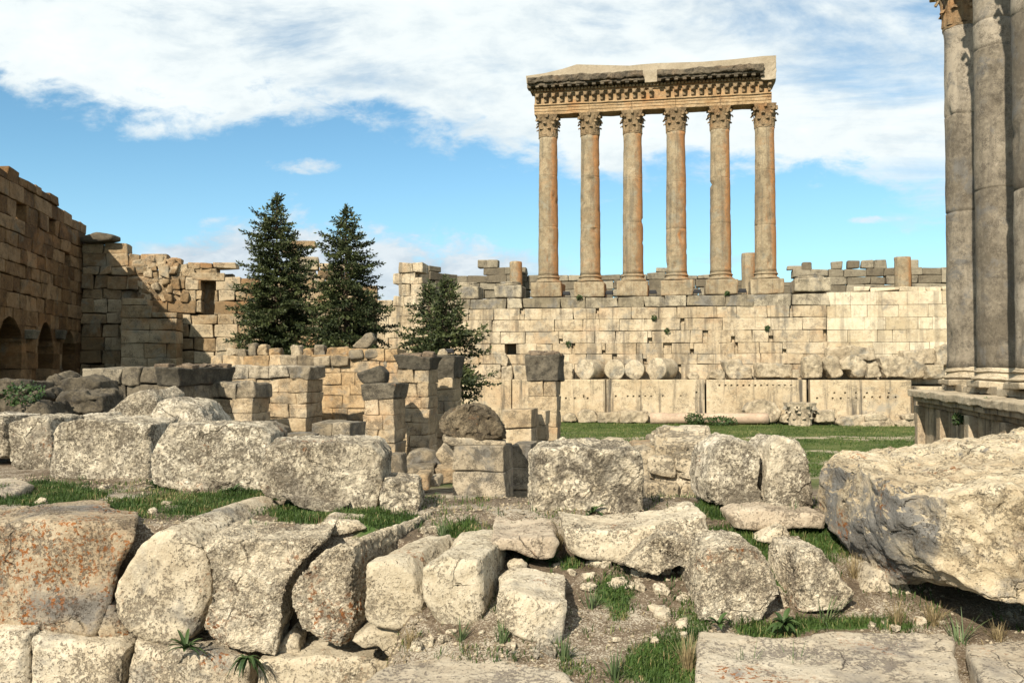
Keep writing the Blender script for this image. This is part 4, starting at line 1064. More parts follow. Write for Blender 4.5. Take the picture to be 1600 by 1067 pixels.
LED = [('ribbed fragment at the left of the fallen drums', [(875, 568), (885, 564), (894, 568), (895, 593), (875, 593)]),
       ('boulder on the ledge left of the dark capped pier', [(760, 575), (772, 569), (783, 575), (783, 594), (760, 594)]),
       ('plain squared block on the ledge behind the corner pier', [(783, 573), (801, 572), (802, 594), (783, 594)]),
       ('second squared block on the ledge behind the corner pier', [(803, 572), (825, 572), (826, 594), (803, 594)]),
       ('small leaning stone on top of the ledge blocks', [(783, 556), (790, 552), (794, 560), (792, 572), (784, 572)]),
       ('small round reddish stone right of the fallen drums', [(1075, 588), (1080, 582), (1090, 582), (1094, 588), (1090, 593), (1077, 593)]),
       ('low smooth stone left of the broken cornice piece', [(1108, 592), (1112, 580), (1126, 577), (1134, 584), (1134, 593)]),
       ('broken cornice piece with a jagged left end', [(1130, 564), (1158, 561), (1163, 572), (1175, 574), (1176, 592), (1140, 592)]),
       ('long block with carved end right of the broken cornice piece', [(1183, 568), (1215, 567), (1238, 569), (1238, 590), (1184, 590)]),
       ('small grey block in the gap on the ledge', [(1238, 578), (1249, 577), (1250, 590), (1238, 590)]),
       ('carved block with dentils lying right of the small grey block', [(1257, 558), (1275, 553), (1285, 558), (1286, 590), (1258, 590)]),
       ('slab leaning right beside the carved dentil block', [(1286, 563), (1296, 556), (1310, 558), (1318, 588), (1302, 591), (1290, 575)]),
       ('great round broken piece with hollow base', [(1313, 566), (1328, 556), (1345, 556), (1355, 568), (1356, 580), (1350, 590), (1335, 590), (1328, 577), (1316, 577)]),
       ('dark topped block behind the great round piece', [(1293, 543), (1330, 540), (1367, 543), (1369, 564), (1293, 562)]),
       ('small rough block right of the great round piece', [(1357, 570), (1372, 567), (1378, 590), (1357, 590)]),
       ('large tilted block with a hollowed lower face', [(1375, 558), (1405, 556), (1448, 570), (1448, 590), (1385, 590)]),
       ('long flat topped block behind the hollowed block', [(1412, 548), (1462, 546), (1464, 568), (1412, 570)]),
       ('pale squared block at the right end of the ledge', [(1449, 571), (1475, 569), (1478, 592), (1449, 592)]),
       ('rounded block partly behind the right hand columns', [(1463, 545), (1480, 538), (1500, 548), (1502, 570), (1464, 570)])]
for i, (lab, poly) in enumerate(LED):
    Y = Yl(poly[0][0], 2.4 if ('behind the great' in lab or 'behind the hollowed' in lab or 'on top' in lab or 'partly' in lab) else .9)
    rock('ledge_block', lab, poly, Y, 1.5, M['fallen'], group=g_l, cat='stone block', voxel=.09, sm=1, amp=.09, freq=1.1, amp2=.06, chips=7)
g_g = 'broken stones at the foot of the megaliths'
Yg = lambda px: Yl(px, -1.6)
for lab, poly in [('rough stone at the left end of the carved slabs', [(880, 652), (890, 645), (900, 648), (902, 658), (880, 659)]),
                  ('carved slab with a broken left corner on the lawn edge', [(903, 646), (912, 640), (930, 642), (934, 652), (934, 660), (905, 660)]),
                  ('middle carved moulding slab on the lawn edge', [(934, 645), (970, 643), (968, 661), (934, 660)]),
                  ('right carved moulding slab touching the lying shaft', [(971, 643), (1013, 643), (1013, 661), (970, 661)]),
                  ('large rounded rock standing at the foot of the wall', [(1163, 640), (1172, 630), (1190, 624), (1212, 630), (1221, 645), (1216, 658), (1195, 661), (1170, 657)]),
                  ('small stone between the rounded rock and the fallen capital', [(1222, 652), (1230, 647), (1239, 650), (1240, 661), (1223, 661)]),
                  ('small squared block right of the fallen capital', [(1276, 642), (1305, 640), (1306, 660), (1276, 660)]),
                  ('pale rubble lump left of the rubble bank', [(1308, 662), (1320, 652), (1345, 648), (1360, 660), (1350, 671), (1320, 670)]),
                  ('broad flat lump in the middle of the rubble bank', [(1345, 664), (1365, 652), (1390, 654), (1405, 664), (1395, 671), (1350, 672)]),
                  ('upper stone of the rubble bank', [(1352, 650), (1370, 643), (1385, 647), (1388, 656), (1354, 657)]),
                  ('long low stone at the right of the rubble bank', [(1400, 662), (1420, 654), (1440, 655), (1442, 670), (1404, 671)]),
                  ('flat slab on top of the rubble bank at right', [(1414, 648), (1440, 646), (1442, 655), (1415, 656)])]:
    rock('ground_stone', lab, poly, Yg(poly[0][0]), 1.4, M['fallen'], group=g_g, cat='stone', voxel=.085, sm=1, amp=.09, freq=1.2, amp2=.06, chips=7)
# lying shaft
c0 = P(1016, 651, Yg(1016)); c1 = P(1200, 651, Yg(1200)); ax_ = c1 - c0; ln = np.linalg.norm(ax_); ax_ /= ln
rr = 8.6 / F * Yg(1016); c0[2] = rr * .96
A = np.array(((0, 0, 1), np.cross(ax_, (0, 0, 1)), ax_)); A[0] = np.cross(A[1], A[2])
mb = MB(); mb.lathe([(.02, 0), (rr * 1.05, 0), (rr * 1.05, 1.5), (rr * .97, 1.6)] + [(rr * .95, 1.8 + (ln - 1.8) * i / 14) for i in range(15)] + [(.02, ln)], c0, 26, A)
m_pinkcol = stone('pink_granite_shaft', [(.38, .275, .20), (.50, .375, .275), (.60, .47, .355)], (.25, .2, .15), .3, .5, disp=.03)
tag(mb.build('lying_shaft', m_pinkcol, None, amp=.02, sm=True), 'long smooth pinkish column shaft lying along the lawn edge', 'column shaft')

# ------------------------------------------------------------------ columns
def leafstrip(mb, ang, r0, z0, hgt, wid, curl, c, bulge):
    """an acanthus leaf: rises on the bell, then curls outward at the tip"""
    n = 6; ca, sa = math.cos(ang), math.sin(ang)
    V = []
    for i in range(n + 1):
        t = i / n
        rad = r0 + .06 + bulge * t ** 2 + (curl * max(0, t - .65) * 2.2)
        z = z0 + hgt * (t if t < .85 else .85 - (t - .85) * 1.1)
        ww = wid * (1 - .55 * t ** 2) * (.55 + .45 * math.sin(min(1, t * 1.4 + .25) * math.pi * .5))
        for j, wv in enumerate((-1, -.5, 0, .5, 1)):
            rj = rad - .07 * wv * wv + .05 * (1 - abs(wv)); tx = wv * ww / 2
            V.append((c[0] + rj * ca - tx * sa, c[1] + rj * sa + tx * ca, c[2] + z - .03 * abs(wv)))
    Fc = []
    for i in range(n):
        for j in range(4):
            a = i * 5 + j; Fc.append((a, a + 1, a + 6, a + 5))
    mb.add(np.array(V), Fc)
def make_capital(c, r, h, parent, mat, seed=0):
    mb = MB()
    mb.lathe([(r * 1.0, -.02), (r * 1.09, .02), (r * 1.09, .12), (r * 1.0, .16), (r * .98, h * .3), (r * 1.02, h * .6), (r * 1.22, h * .86)], c, 32)
    for k in range(8):
        a = k * math.pi / 4
        leafstrip(mb, a, r * .98, .14, h * .42, r * .78, .28 * r, c, .06 * r)
        leafstrip(mb, a + math.pi / 8, r * 1.0, .2, h * .70, r * .74, .34 * r, c, .14 * r)
    for k in range(4):
        a = math.pi / 4 + k * math.pi / 2 + seed
        for sgn in (-1, 1):
            aa = a + sgn * .13
            cc = np.array((c[0] + math.cos(aa) * r * 1.38, c[1] + math.sin(aa) * r * 1.38, c[2] + h * .78))
            zax = np.array((-math.sin(a), math.cos(a), 0)); xax = np.array((math.cos(a), math.sin(a), 0))
            mb.lathe([(.02, -.09 * r), (.2 * r, -.09 * r), (.22 * r, 0), (.2 * r, .09 * r), (.02, .09 * r)], cc, 12, np.array((xax, (0, 0, 1), zax)))
        leafstrip(mb, a, r * 1.05, h * .35, h * .52, r * .42, .5 * r, c, .28 * r)
        b2 = a + math.pi / 4
        mb.rbox((c[0] + math.cos(b2) * r * 1.25, c[1] + math.sin(b2) * r * 1.25, c[2] + h * .92), (r * .16, r * .16, h * .09), None, .05)
    # abacus with hollow sides
    n = 48; top = []
    for i in range(n):
        th = 2 * math.pi * i / n + seed
        q = abs(((th - seed) / (math.pi / 2)) % 1 - .5) * 2      # 1 at multiples of 90, 0 on the diagonals
        top.append((th, r * (1.62 - .42 * math.sin(min(1, (q) * 1.25) * math.pi / 2))))
    V = []
    for z, sc in ((h * .86, .93), (h * .93, .97), (h, 1.02)):
        V += [(c[0] + rad * sc * math.cos(th), c[1] + rad * sc * math.sin(th), c[2] + z) for th, rad in top]
    Fc = []
    for i in range(2):
        for j in range(n):
            a = i * n + j; a2 = i * n + (j + 1) % n; Fc.append((a, a2, a2 + n, a + n))
    Fc.append(tuple(range(n - 1, -1, -1))); Fc.append(tuple(2 * n + j for j in range(n)))
    mb.add(np.array(V), Fc)
    return mb.build('capital', mat, parent, amp=.035, freq=3.0, amp2=.02, freq2=9, seed=seed and 3)
def torus_prof(r, z, hh, bulge, n=6):
    return [(r + bulge * math.sin(math.pi * i / n), z + hh * i / n) for i in range(n + 1)]
def column_base(mb, c, r, th, plinth_h, ph_w, tor):
    A = np.array(((math.cos(th), -math.sin(th), 0), (math.sin(th), math.cos(th), 0), (0, 0, 1)))
    if plinth_h: mb.rbox((c[0], c[1], c[2] + plinth_h / 2), (ph_w, ph_w, plinth_h / 2), A, .12, (3, 3, 2), jit=.04)
    z = plinth_h
    pr = [(r * 1.02, z - .02)] + torus_prof(r * 1.1, z, tor * .36, r * .2) + [(r * 1.08, z + tor * .42), (r * 1.05, z + tor * .55)] + torus_prof(r * 1.06, z + tor * .6, tor * .22, r * .1) + [(r * 1.07, z + tor * .86), (r * 1.03, z + tor * .94), (r, z + tor * 1.0)]
    mb.lathe(pr, c, 40)
def column(name, label, base, r, H, th, mats, drums, group, plinth=1.55, pw=1.62, tor=.85, caph=2.35, top_ratio=.88, noise_seed=0, cat='column', plinth_mat='column'):
    root = empty(name, base, label, cat, group)
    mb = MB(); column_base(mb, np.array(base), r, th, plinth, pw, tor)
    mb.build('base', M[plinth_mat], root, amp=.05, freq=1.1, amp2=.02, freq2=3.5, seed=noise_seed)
    mb = MB()
    z0 = plinth + tor - .01; z1 = H - caph
    prof = []; bl = []
    n = 46; joints = [z0 + (z1 - z0) * d for d in drums]
    zz = sorted(list(np.linspace(z0, z1, n)) + [j + q for j in joints for q in (-.05, -.015, .015, .05)])
    for z in zz:
        t = (z - z0) / (z1 - z0)
        rad = r * (1 - (1 - top_ratio) * (t ** 1.5))
        if any(abs(z - j) < .02 for j in joints): rad -= .02 + .025 * (cat == 'column' and name == 'portico_column')
        if t > .985: rad *= 1.05
        if t < .012: rad *= 1.04
        prof.append((rad, z))
    tone = [.5 + .5 * rng.uniform(-1, 1) for _ in range(len(joints) + 1)]
    for i in range(len(prof) - 1):
        zm = (prof[i][1] + prof[i + 1][1]) / 2
        bl.append(tone[sum(zm > j for j in joints)])
    mb.lathe(prof, np.array(base), 44, None, blkf=bl)
    v = mb.arr()
    # chips along joints and general erosion
    nv = vec_noise(v, .55, 31 + noise_seed) * .022 + vec_noise(v, 2.2, 37 + noise_seed) * .02
    chip = np.clip(vnoise(v, 1.3, 77 + noise_seed) - .62, 0, 1) * .9
    cx = v - np.array((base[0], base[1], 0)); cx[:, 2] = 0
    ln_ = np.linalg.norm(cx, axis=1, keepdims=True); ln_[ln_ == 0] = 1
    v = v + nv - cx / ln_ * chip[:, None]
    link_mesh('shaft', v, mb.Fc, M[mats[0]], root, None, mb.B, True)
    make_capital(np.array((base[0], base[1], base[2] + z1)), r * top_ratio, caph, root, M[mats[1]], 0.0 + (-th))
    return root

zJ0 = J.sz(857, 464, -1.6)[1]; zJ1 = J.sz(857, 177.5, -1.4)[1]
SP = J.s_of(1197.5) / 5
ORD = ['leftmost', 'second from the left', 'third from the left', 'fourth from the left', 'fifth from the left', 'rightmost']
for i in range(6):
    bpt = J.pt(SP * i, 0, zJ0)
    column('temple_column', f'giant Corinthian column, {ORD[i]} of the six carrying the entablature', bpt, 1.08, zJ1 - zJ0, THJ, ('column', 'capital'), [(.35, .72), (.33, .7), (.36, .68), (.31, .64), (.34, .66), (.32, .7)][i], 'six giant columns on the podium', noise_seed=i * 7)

# ------------------------------------------------------------------ entablature
ze = zJ1 + .01
ctr = J.pt(SP * 2.5, 0, ze)
ent = empty('entablature', ctr, 'carved stone entablature spanning the six giant columns', 'entablature')
def band(name, px0, px1, t_front, z0, z1, mat, tdepth=None, k=(60, 1, 2), amp=.05, r=.04, amp2=.03, freq=1.2, n=1):
    """a moulded band: its face stands t_front in front of the column axes"""
    s0, s1 = J.s_of(px0, -t_front), J.s_of(px1, -t_front)
    back = tdepth if tdepth is not None else t_front
    mb = MB()
    mb.rbox(J.pt((s0 + s1) / 2, (back - t_front) / 2, ze + (z0 + z1) / 2), ((s1 - s0) / 2, (back + t_front) / 2, (z1 - z0) / 2), J.A, r, k)
    return mb.build(name, mat, ent, amp=amp, freq=freq, amp2=amp2, freq2=4)
mb = MB()
for (z0, z1, tf) in ((0, .32, .98), (.32, .64, 1.04), (.64, .92, 1.10), (.92, 1.08, 1.24)):
    # joints over the columns
    cuts = [J.s_of(835, -tf)] + [SP * i for i in range(1, 5)] + [J.s_of(1210, -tf)]
    for a, b2 in zip(cuts[:-1], cuts[1:]):
        mb.rbox(J.pt((a + b2) / 2, 0, ze + (z0 + z1) / 2), ((b2 - a) / 2 - .012, tf, (z1 - z0) / 2 - .002), J.A, .03, (10, 1, 1))
mb.build('architrave', M['entab'], ent, amp=.035, freq=1.2, amp2=.015, freq2=4)
band('frieze', 836, 1208, 1.02, 1.08, 2.2, M['entab'])
lion = None
for i in range(29):
    if i in (15,): continue
    s = J.s_of(843) + (J.s_of(1204) - J.s_of(843)) * i / 28
    c = J.pt(s, -1.05, ze + 1.66)
    if lion is None:
        mb = MB()
        mb.rbox(c + np.array((0, 0, -.02)) - np.append(J.v, 0) * .12, (.15, .22, .46), J.A, .06, (1, 1, 2), taper=.25)
        hd = c - np.append(J.v, 0) * .38 + np.array((0, 0, .18))
        mb.rbox(hd, (.21, .2, .24), J.A, .12, (1, 1, 1), jit=.02)          # mane
        mb.rbox(hd - np.append(J.v, 0) * .2 + np.array((0, 0, -.07)), (.13, .16, .12), J.A, .07, (1, 1, 1))    # muzzle
        mb.rbox(hd + np.append(J.u, 0) * .17 + np.array((0, 0, .22)), (.06, .08, .07), J.A, .04)
        mb.rbox(hd - np.append(J.u, 0) * .17 + np.array((0, 0, .22)), (.06, .08, .07), J.A, .04)
        v = mb.arr() - c
        me = bpy.data.meshes.new('lion_head'); me.from_pydata(v.tolist(), [], mb.Fc); me.materials.append(M['capital']); me.shade_smooth()
        lion = bpy.data.objects.new('lion_head', me); o = lion
    else:
        o = lion.copy()
    COL.objects.link(o); o.parent = ent; o.location = tuple(c - ctr)
mb = MB()
mb.rbox(J.pt((J.s_of(836) + J.s_of(1206)) / 2, 0, ze + 2.28), ((J.s_of(1206) - J.s_of(836)) / 2, 1.18, .12), J.A, .03, (50, 1, 1))
s = J.s_of(834)
while s < J.s_of(1200):
    mb.rbox(J.pt(s, -1.25, ze + 2.50), (.12, .2, .13), J.A, .02, (0, 0, 0)); s += .36
mb.rbox(J.pt((J.s_of(836) + J.s_of(1206)) / 2, 0, ze + 2.50), ((J.s_of(1206) - J.s_of(836)) / 2, 1.2, .12), J.A, .02, (40, 1, 1))
mb.build('dentil_course', M['entab'], ent, amp=.03)
for pa, pb in ((828, 1004), (1032, 1196)):
    mb = MB(); s = J.s_of(pa, -1.6)
    while s < J.s_of(pb, -1.6):
        mb.rbox(J.pt(s, -1.6, ze + 2.68), (.2, .55, .11), J.A, .05, (0, 0, 0)); s += .86
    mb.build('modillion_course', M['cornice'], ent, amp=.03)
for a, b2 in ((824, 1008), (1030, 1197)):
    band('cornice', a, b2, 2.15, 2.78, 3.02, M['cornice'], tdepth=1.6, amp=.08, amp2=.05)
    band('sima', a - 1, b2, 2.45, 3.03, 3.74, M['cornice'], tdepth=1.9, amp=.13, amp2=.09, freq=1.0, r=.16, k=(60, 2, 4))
band('plain_block', 1008.5, 1029.5, 1.75, 2.62, 3.95, M['concrete'], tdepth=1.6, k=(4, 1, 4))
band('end_block', 1194, 1217, 1.95, 2.2, 4.0, M['concrete'], tdepth=1.6, k=(6, 3, 6), amp=.12, amp2=.06)
# crowning fill with its uneven outline
mb = MB()
tp = [(822, 119), (850, 115), (880, 108), (902, 101), (985, 103), (1003, 101), (1030, 99), (1100, 97), (1150, 93), (1196, 88), (1217, 87)]
V = []
for tt in (-1.25, 1.5):
    for px, py in tp:
        a, z = J.sz(px, py, tt if tt < 0 else -1.7)
        V.append(J.pt(a, tt, max(z, ze + 3.64)))
    for px, py in tp:
        a, z = J.sz(px, py, -1.7); V.append(J.pt(a, tt, ze + 3.4))
n = len(tp); Fc = []
for i in range(n - 1):
    Fc += [(n + i, n + i + 1, i + 1, i), (2 * n + i, 2 * n + i + 1, 3 * n + i + 1, 3 * n + i), (i, i + 1, 2 * n + i + 1, 2 * n + i), (n + i, 3 * n + i, 3 * n + i + 1, n + i + 1)]
Fc += [(n, 0, 2 * n, 3 * n), (n - 1, 2 * n - 1, 4 * n - 1, 3 * n - 1)]
mb.add(np.array(V), Fc); mb.build('top_fill', M['concrete'], ent)

# bases that have lost their columns, stumps, floodlights
g_b = 'column bases without columns on the podium'
for lab, px, py, w_ in [('bare column base furthest left on the podium', 666, 469, 1.35), ('bare column base above the smallest conifer', 730, 469, 1.5), ('bare column base beside the leftmost giant column', 797, 468, 1.5), ('bare column base right of the rightmost giant column', 1267, 458, 1.75)]:
    a = J.s_of(px); b0 = J.pt(a, 0, J.sz(px, py)[1])
    mb = MB(); mb.rbox(b0 + np.array((0, 0, .68)), (w_, w_, .68), J.A, .15, (3, 3, 2), jit=.06)
    mb.lathe(torus_prof(w_ * .74, 1.3, .34, .16) + [(w_ * .76, 1.7), (w_ * .72, 1.86), (.02, 1.9)], b0, 32)
    tag(mb.build('bare_pedestal', M['podgrey'], None, amp=.06, freq=1, amp2=.03, freq2=3), lab, 'column base', g_b)
g_s = 'column stumps standing far back on the platform'
for lab, px, y0, y1, rr in [('broken column stump seen between the fifth and rightmost columns', 1170, 397, 452, 1.02), ('broken column stump rising from the far battlement wall', 1409, 403, 446, 1.1), ('short column stump left of the leftmost giant column', 808, 410, 446, .95)]:
    a = JB.s_of(px, -1.5); b0 = JB.pt(a, -2.6, JB.sz(px, y1, -1.5)[1] - 3); ht = JB.sz(px, y0, -1.5)[1] - b0[2]
    mb = MB(); mb.lathe([(rr, ht * i / 10) for i in range(10)] + [(rr, ht - .2), (rr * .95, ht - .05), (rr * .8, ht), (.02, ht)], b0, 28)
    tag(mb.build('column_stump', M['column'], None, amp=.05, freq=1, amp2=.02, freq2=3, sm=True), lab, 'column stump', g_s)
g_fl = 'black floodlights between the column bases'
def floodlight(b0, th, lab, group, sc=1.):
    rt = empty('floodlight', b0, lab, 'floodlight', group)
    A = Fr(0, 0, th).A
    mb = MB(); mb.rbox(b0 + np.array((0, 0, .42 * sc)), (.36 * sc, .16 * sc, .2 * sc), A, .05 * sc); mb.build('housing', M['black'], rt)
    mb = MB()
    for sg in (-1, 1): mb.rbox(b0 + A[0] * sg * .4 * sc + np.array((0, 0, .22 * sc)), (.03 * sc, .05 * sc, .22 * sc), A, .01)
    mb.rbox(b0 + np.array((0, 0, .02 * sc)), (.43 * sc, .06 * sc, .02 * sc), A, .008); mb.build('bracket', M['black'], rt)
    mb = MB(); mb.rbox(b0 + A[1] * .17 * sc + np.array((0, 0, .42 * sc)), (.31 * sc, .01 * sc, .16 * sc), A, .005); mb.build('lens', M['glass'], rt)
    return rt
for i, lab in enumerate(['floodlight between the leftmost and second giant columns', 'floodlight between the second and third giant columns', 'floodlight between the third and fourth giant columns', 'floodlight between the fourth and fifth giant columns', 'floodlight between the fifth and rightmost giant columns']):
    floodlight(J.pt(SP * (i + .46), -1.2, zJ(463) + .06), THJ, lab, g_fl)
floodlight(P(702, 556.5, 36.6) + np.array((0, .3, .05)), TH, 'small floodlight on the pier beside the smallest conifer', None, .42)

# fallen capital at the wall foot
b0 = P(1250, 660, Yg(1250)); b0[2] = 0
fc = empty('fallen_capital', b0, 'battered carved capital standing at the foot of the megaliths', 'capital')
make_capital(b0 + np.array((0, 0, -.1)), .95, 2.25, fc, M['fallen'], .3)

# ------------------------------------------------------------------ temple on the right
BC = [np.array((23.3, 45.4)), np.array((22.0, 40.0)), np.array((20.7, 34.6))]
dB = (BC[0] - BC[2]) / np.linalg.norm(BC[0] - BC[2])
frQ = Fr(0, 0, 0); frQ.u = -dB; frQ.v = np.array((dB[1], -dB[0])); frQ.O = BC[0] + dB * 3.2 - frQ.v * 1.75
frQ.A = np.array(((frQ.u[0], frQ.u[1], 0), (frQ.v[0], frQ.v[1], 0), (0, 0, 1)))
zst = E - 1.15
root = empty('temple_platform', frQ.pt(12, 3, 0), 'dark moulded platform carrying the grey columns at the right', 'platform')
mb = MB()
LQ = 26
mb.rbox(frQ.pt(LQ / 2, 5.0, zst - .22), (LQ / 2 + .2, 5.45, .17), frQ.A, .05, (60, 4, 1))
mb.build('cornice_top', M['bacchus_base'], root, amp=.05, freq=1.2, amp2=.04, freq2=4)
mb = MB()
mb.rbox(frQ.pt(LQ / 2, 5.0, zst - .52), (LQ / 2 + .05, 5.25, .12), frQ.A, .03, (40, 2, 1))
mb.rbox(frQ.pt(LQ / 2, 5.0, zst - .76), (LQ / 2 - .1, 5.05, .12), frQ.A, .03, (40, 2, 1))
mb.build('cornice_moulding', M['bacchus_podium'], root, amp=.03)
mb = MB()
for a in np.arange(0, LQ - .5, 2.6):
    mb.rbox(frQ.pt(a + 1.3, 5.0, (zst - .88) / 2), (1.285, 4.82 + rng.uniform(-.03, .03), (zst - .9) / 2), frQ.A, .03, (2, 2, 4))
for a in np.arange(.35, LQ, 5.2):
    mb.rbox(frQ.pt(a, .02, (zst - .9) / 2), (.42, .2, (zst - .92) / 2), frQ.A, .03, (1, 1, 4))
mb.build('dado', M['bacchus_podium'], root, amp=.03)
mb = MB()
mb.rbox(frQ.pt(LQ / 2, 5.0, .45), (LQ / 2 + .3, 5.4, .45), frQ.A, .08, (20, 2, 1)); mb.build('footing', M['bacchus_base'], root, amp=.04)
mb = MB()
ashlar(mb, Fr(0, 0, 0), 0, .1, [0, .1], .1) if False else None
for i, a in enumerate(np.arange(1.0, LQ, 1.45)):
    h_ = .19
    mb.rbox(frQ.pt(a + .6, 2.05, zst + .12), (.7, 1.05, .17), frQ.A, .04, (1, 1, 1), jit=.04)
mb.build('stylobate', M['bacchus_base'], root, amp=.03)
LBL = ['farthest grey column at the right, its capital cut by the frame', 'middle grey column at the right with a long crack', 'nearest grey column cut by the right edge of the frame']
for i in range(3):
    b3 = np.array((BC[i][0], BC[i][1], zst + .29))
    column('portico_column', LBL[i], b3, .93, 20.9, math.atan2(.234, .972), ('bacchus', 'capital'), [(.455, .745), (.46, .83, .90), (.4, .8)][i], 'grey columns of the right hand temple', plinth=.28, pw=1.15, tor=.62, caph=2.6, top_ratio=.92, noise_seed=50 + i * 5, plinth_mat='bacchus_base')
# lintel over the columns (above the picture)
mb = MB(); mb.rbox(frQ.pt(8.5, 1.75, zst + .29 + 20.9 + .8), (8, 1.0, .78), frQ.A, .05, (8, 1, 1))
o = mb.build('portico_architrave', M['entab'], None); tag(o, 'stone beam over the grey columns of the right temple', 'architrave')

# ------------------------------------------------------------------ conifers
def conifer(label, px, ytop, Y, prof, seed, nb=120, dens=1., lean=0.):
    """prof: (picture height, half width left, half width right) down the crown, in photo pixels"""
    rg = np.random.default_rng(seed)
    top = P(px, ytop, Y); zb_ = terrain(np.array([top[0]]), np.array([Y]))[0]
    H = top[2] - zb_; pxm = F / Y
    base = np.array((top[0] - lean, Y, zb_))
    root = empty('conifer_tree', base, label, 'tree', 'dark conifers behind the middle walls')
    pr = np.array([(ytop, 1, 1)] + list(prof), float)
    ylow = pr[-1, 0]
    mb = MB()
    mb.lathe([(.24 * (1 - .93 * i / 12), H * .99 * i / 12) for i in range(13)], base, 9)
    V = []; Fq = []; Bk = []; nv = 0
    for i in range(nb):
        t = ((i + rg.uniform(0, 1)) / nb) ** .9
        yy = ytop + 3 + (ylow + 18 - ytop) * t
        az = i * 2.39996 + rg.uniform(-.6, .6)
        lr = (math.cos(az) + 1) / 2
        hl = np.interp(yy, pr[:, 0], pr[:, 1]); hr = np.interp(yy, pr[:, 0], pr[:, 2])
        L = max(.15, (hl * (1 - lr) + hr * lr) / pxm * rg.choice([.5, .75, .92, 1.1, 1.32], p=[.15, .25, .3, .22, .08]))
        z = P(px, yy, Y)[2] - zb_
        dr = np.array((math.cos(az), math.sin(az), 0)); side = np.array((-dr[1], dr[0], 0))
        young = max(0, 1 - t * 2.2)
        rise = rg.uniform(-.12, .22) + .35 * young
        droop = rg.uniform(.15, .4) * (1 - .6 * young); hook = rg.uniform(.3, .75)
        n = max(4, int(L / .12))
        o_ = base + np.array((lean * (z / H), 0, z - L * (rise - droop * .6) * .6))
        pts = [o_ + dr * L * q + side * L * .10 * math.sin(q * 3 + i) + np.array((0, 0, L * (rise * q - droop * q * q + hook * max(0, q - .55) ** 1.4))) for q in np.linspace(0, 1, n + 1)]
        for k in range(0, n - 1, 3):
            a, b4 = pts[k], pts[min(n, k + 3)]
            w0 = .035 * (1 - k / n) + .008
            mb.add(np.array([a + side * w0, a - side * w0, a + np.array((0, 0, -w0)), b4 + side * w0 * .7, b4 - side * w0 * .7, b4 + np.array((0, 0, -w0))]), [(0, 1, 4, 3), (1, 2, 5, 4), (2, 0, 3, 5)])
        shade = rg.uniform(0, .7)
        # side twigs make the flat, feathery sprays
        tw = []
        for k in range(1, n + 1):
            q = k / n
            if q < .12: continue
            for sg in (-1, 1):
                if rg.random() < .9:
                    tw.append((pts[k], dr * rg.uniform(.5, .9) + side * sg * rg.uniform(.5, 1.0) + np.array((0, 0, rg.uniform(-.25, .4))), (.14 + .30 * L * (1 - q) ** .8 * rg.uniform(.5, 1.2) * min(1, q * 3.5))))
        tw.append((pts[-1], dr + np.array((0, 0, .5)), .28))
        for p0, dv, tl in tw:
            dv = dv / np.linalg.norm(dv)
            m_ = max(3, int(tl / .05 * dens))
            for j in range(m_):
                q = (j + rg.random()) / m_
                c = p0 + dv * tl * q + rg.normal(0, .025, 3) + np.array((0, 0, -.12 * tl * q * q))
                ld_ = dv * .8 + rg.normal(0, .45, 3) + np.array((0, 0, .12)); ld_ /= np.linalg.norm(ld_)
                wv = np.cross(ld_, rg.normal(0, 1, 3)); wv /= np.linalg.norm(wv)
                ln_ = rg.uniform(.13, .28); wd = rg.uniform(.03, .062)
                V += [c, c + ld_ * ln_ * .5 + wv * wd, c + ld_ * ln_, c + ld_ * ln_ * .5 - wv * wd]
                Fq.append((nv, nv + 1, nv + 2, nv + 3)); nv += 4
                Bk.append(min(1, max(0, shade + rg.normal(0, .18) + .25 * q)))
    for k in range(90):
        zz = H - rg.uniform(-.1, 1.1); c = base + np.array((lean * zz / H, 0, zz)); ld_ = rg.normal(0, 1, 3) * .5 + np.array((0, 0, .8)); ld_ /= np.linalg.norm(ld_)
        wv = np.cross(ld_, rg.normal(0, 1, 3)); wv /= np.linalg.norm(wv)
        V += [c, c + ld_ * .14 + wv * .035, c + ld_ * .28, c + ld_ * .14 - wv * .035]; Fq.append((nv, nv + 1, nv + 2, nv + 3)); nv += 4; Bk.append(.4)
    mb.build('trunk', M['bark'], root)
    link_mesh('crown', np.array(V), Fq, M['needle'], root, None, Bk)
    print(label, len(Fq))
    return root
conifer('biggest dark conifer, its top tallest on the left', 433, 306, 55, [(322, 7, 6), (337, 26, 11), (366, 46, 28), (390, 46, 42), (411, 48, 54), (445, 52, 62), (486, 64, 68), (520, 68, 72), (545, 68, 74)], 11, 225)
conifer('second dark conifer with a loose spiky top', 541, 324, 53, [(338, 6, 6), (348, 13, 28), (370, 33, 22), (388, 37, 40), (411, 33, 50), (437, 42, 46), (463, 46, 56), (497, 50, 58), (520, 54, 68), (548, 56, 82)], 12, 195)
conifer('thin twin topped conifer behind the tall piers, left stem', 671, 442, 47, [(452, 6, 6), (462, 14, 10), (482, 20, 14), (505, 34, 18), (535, 48, 22), (560, 50, 24), (600, 60, 30)], 13, 105, .9)
conifer('smallest conifer spreading right above the boulder pier', 697, 436, 45, [(450, 8, 9), (460, 12, 20), (490, 26, 32), (512, 40, 46), (538, 50, 62), (565, 46, 58), (600, 40, 74), (620, 30, 50), (632, 20, 30)], 14, 150, .95)

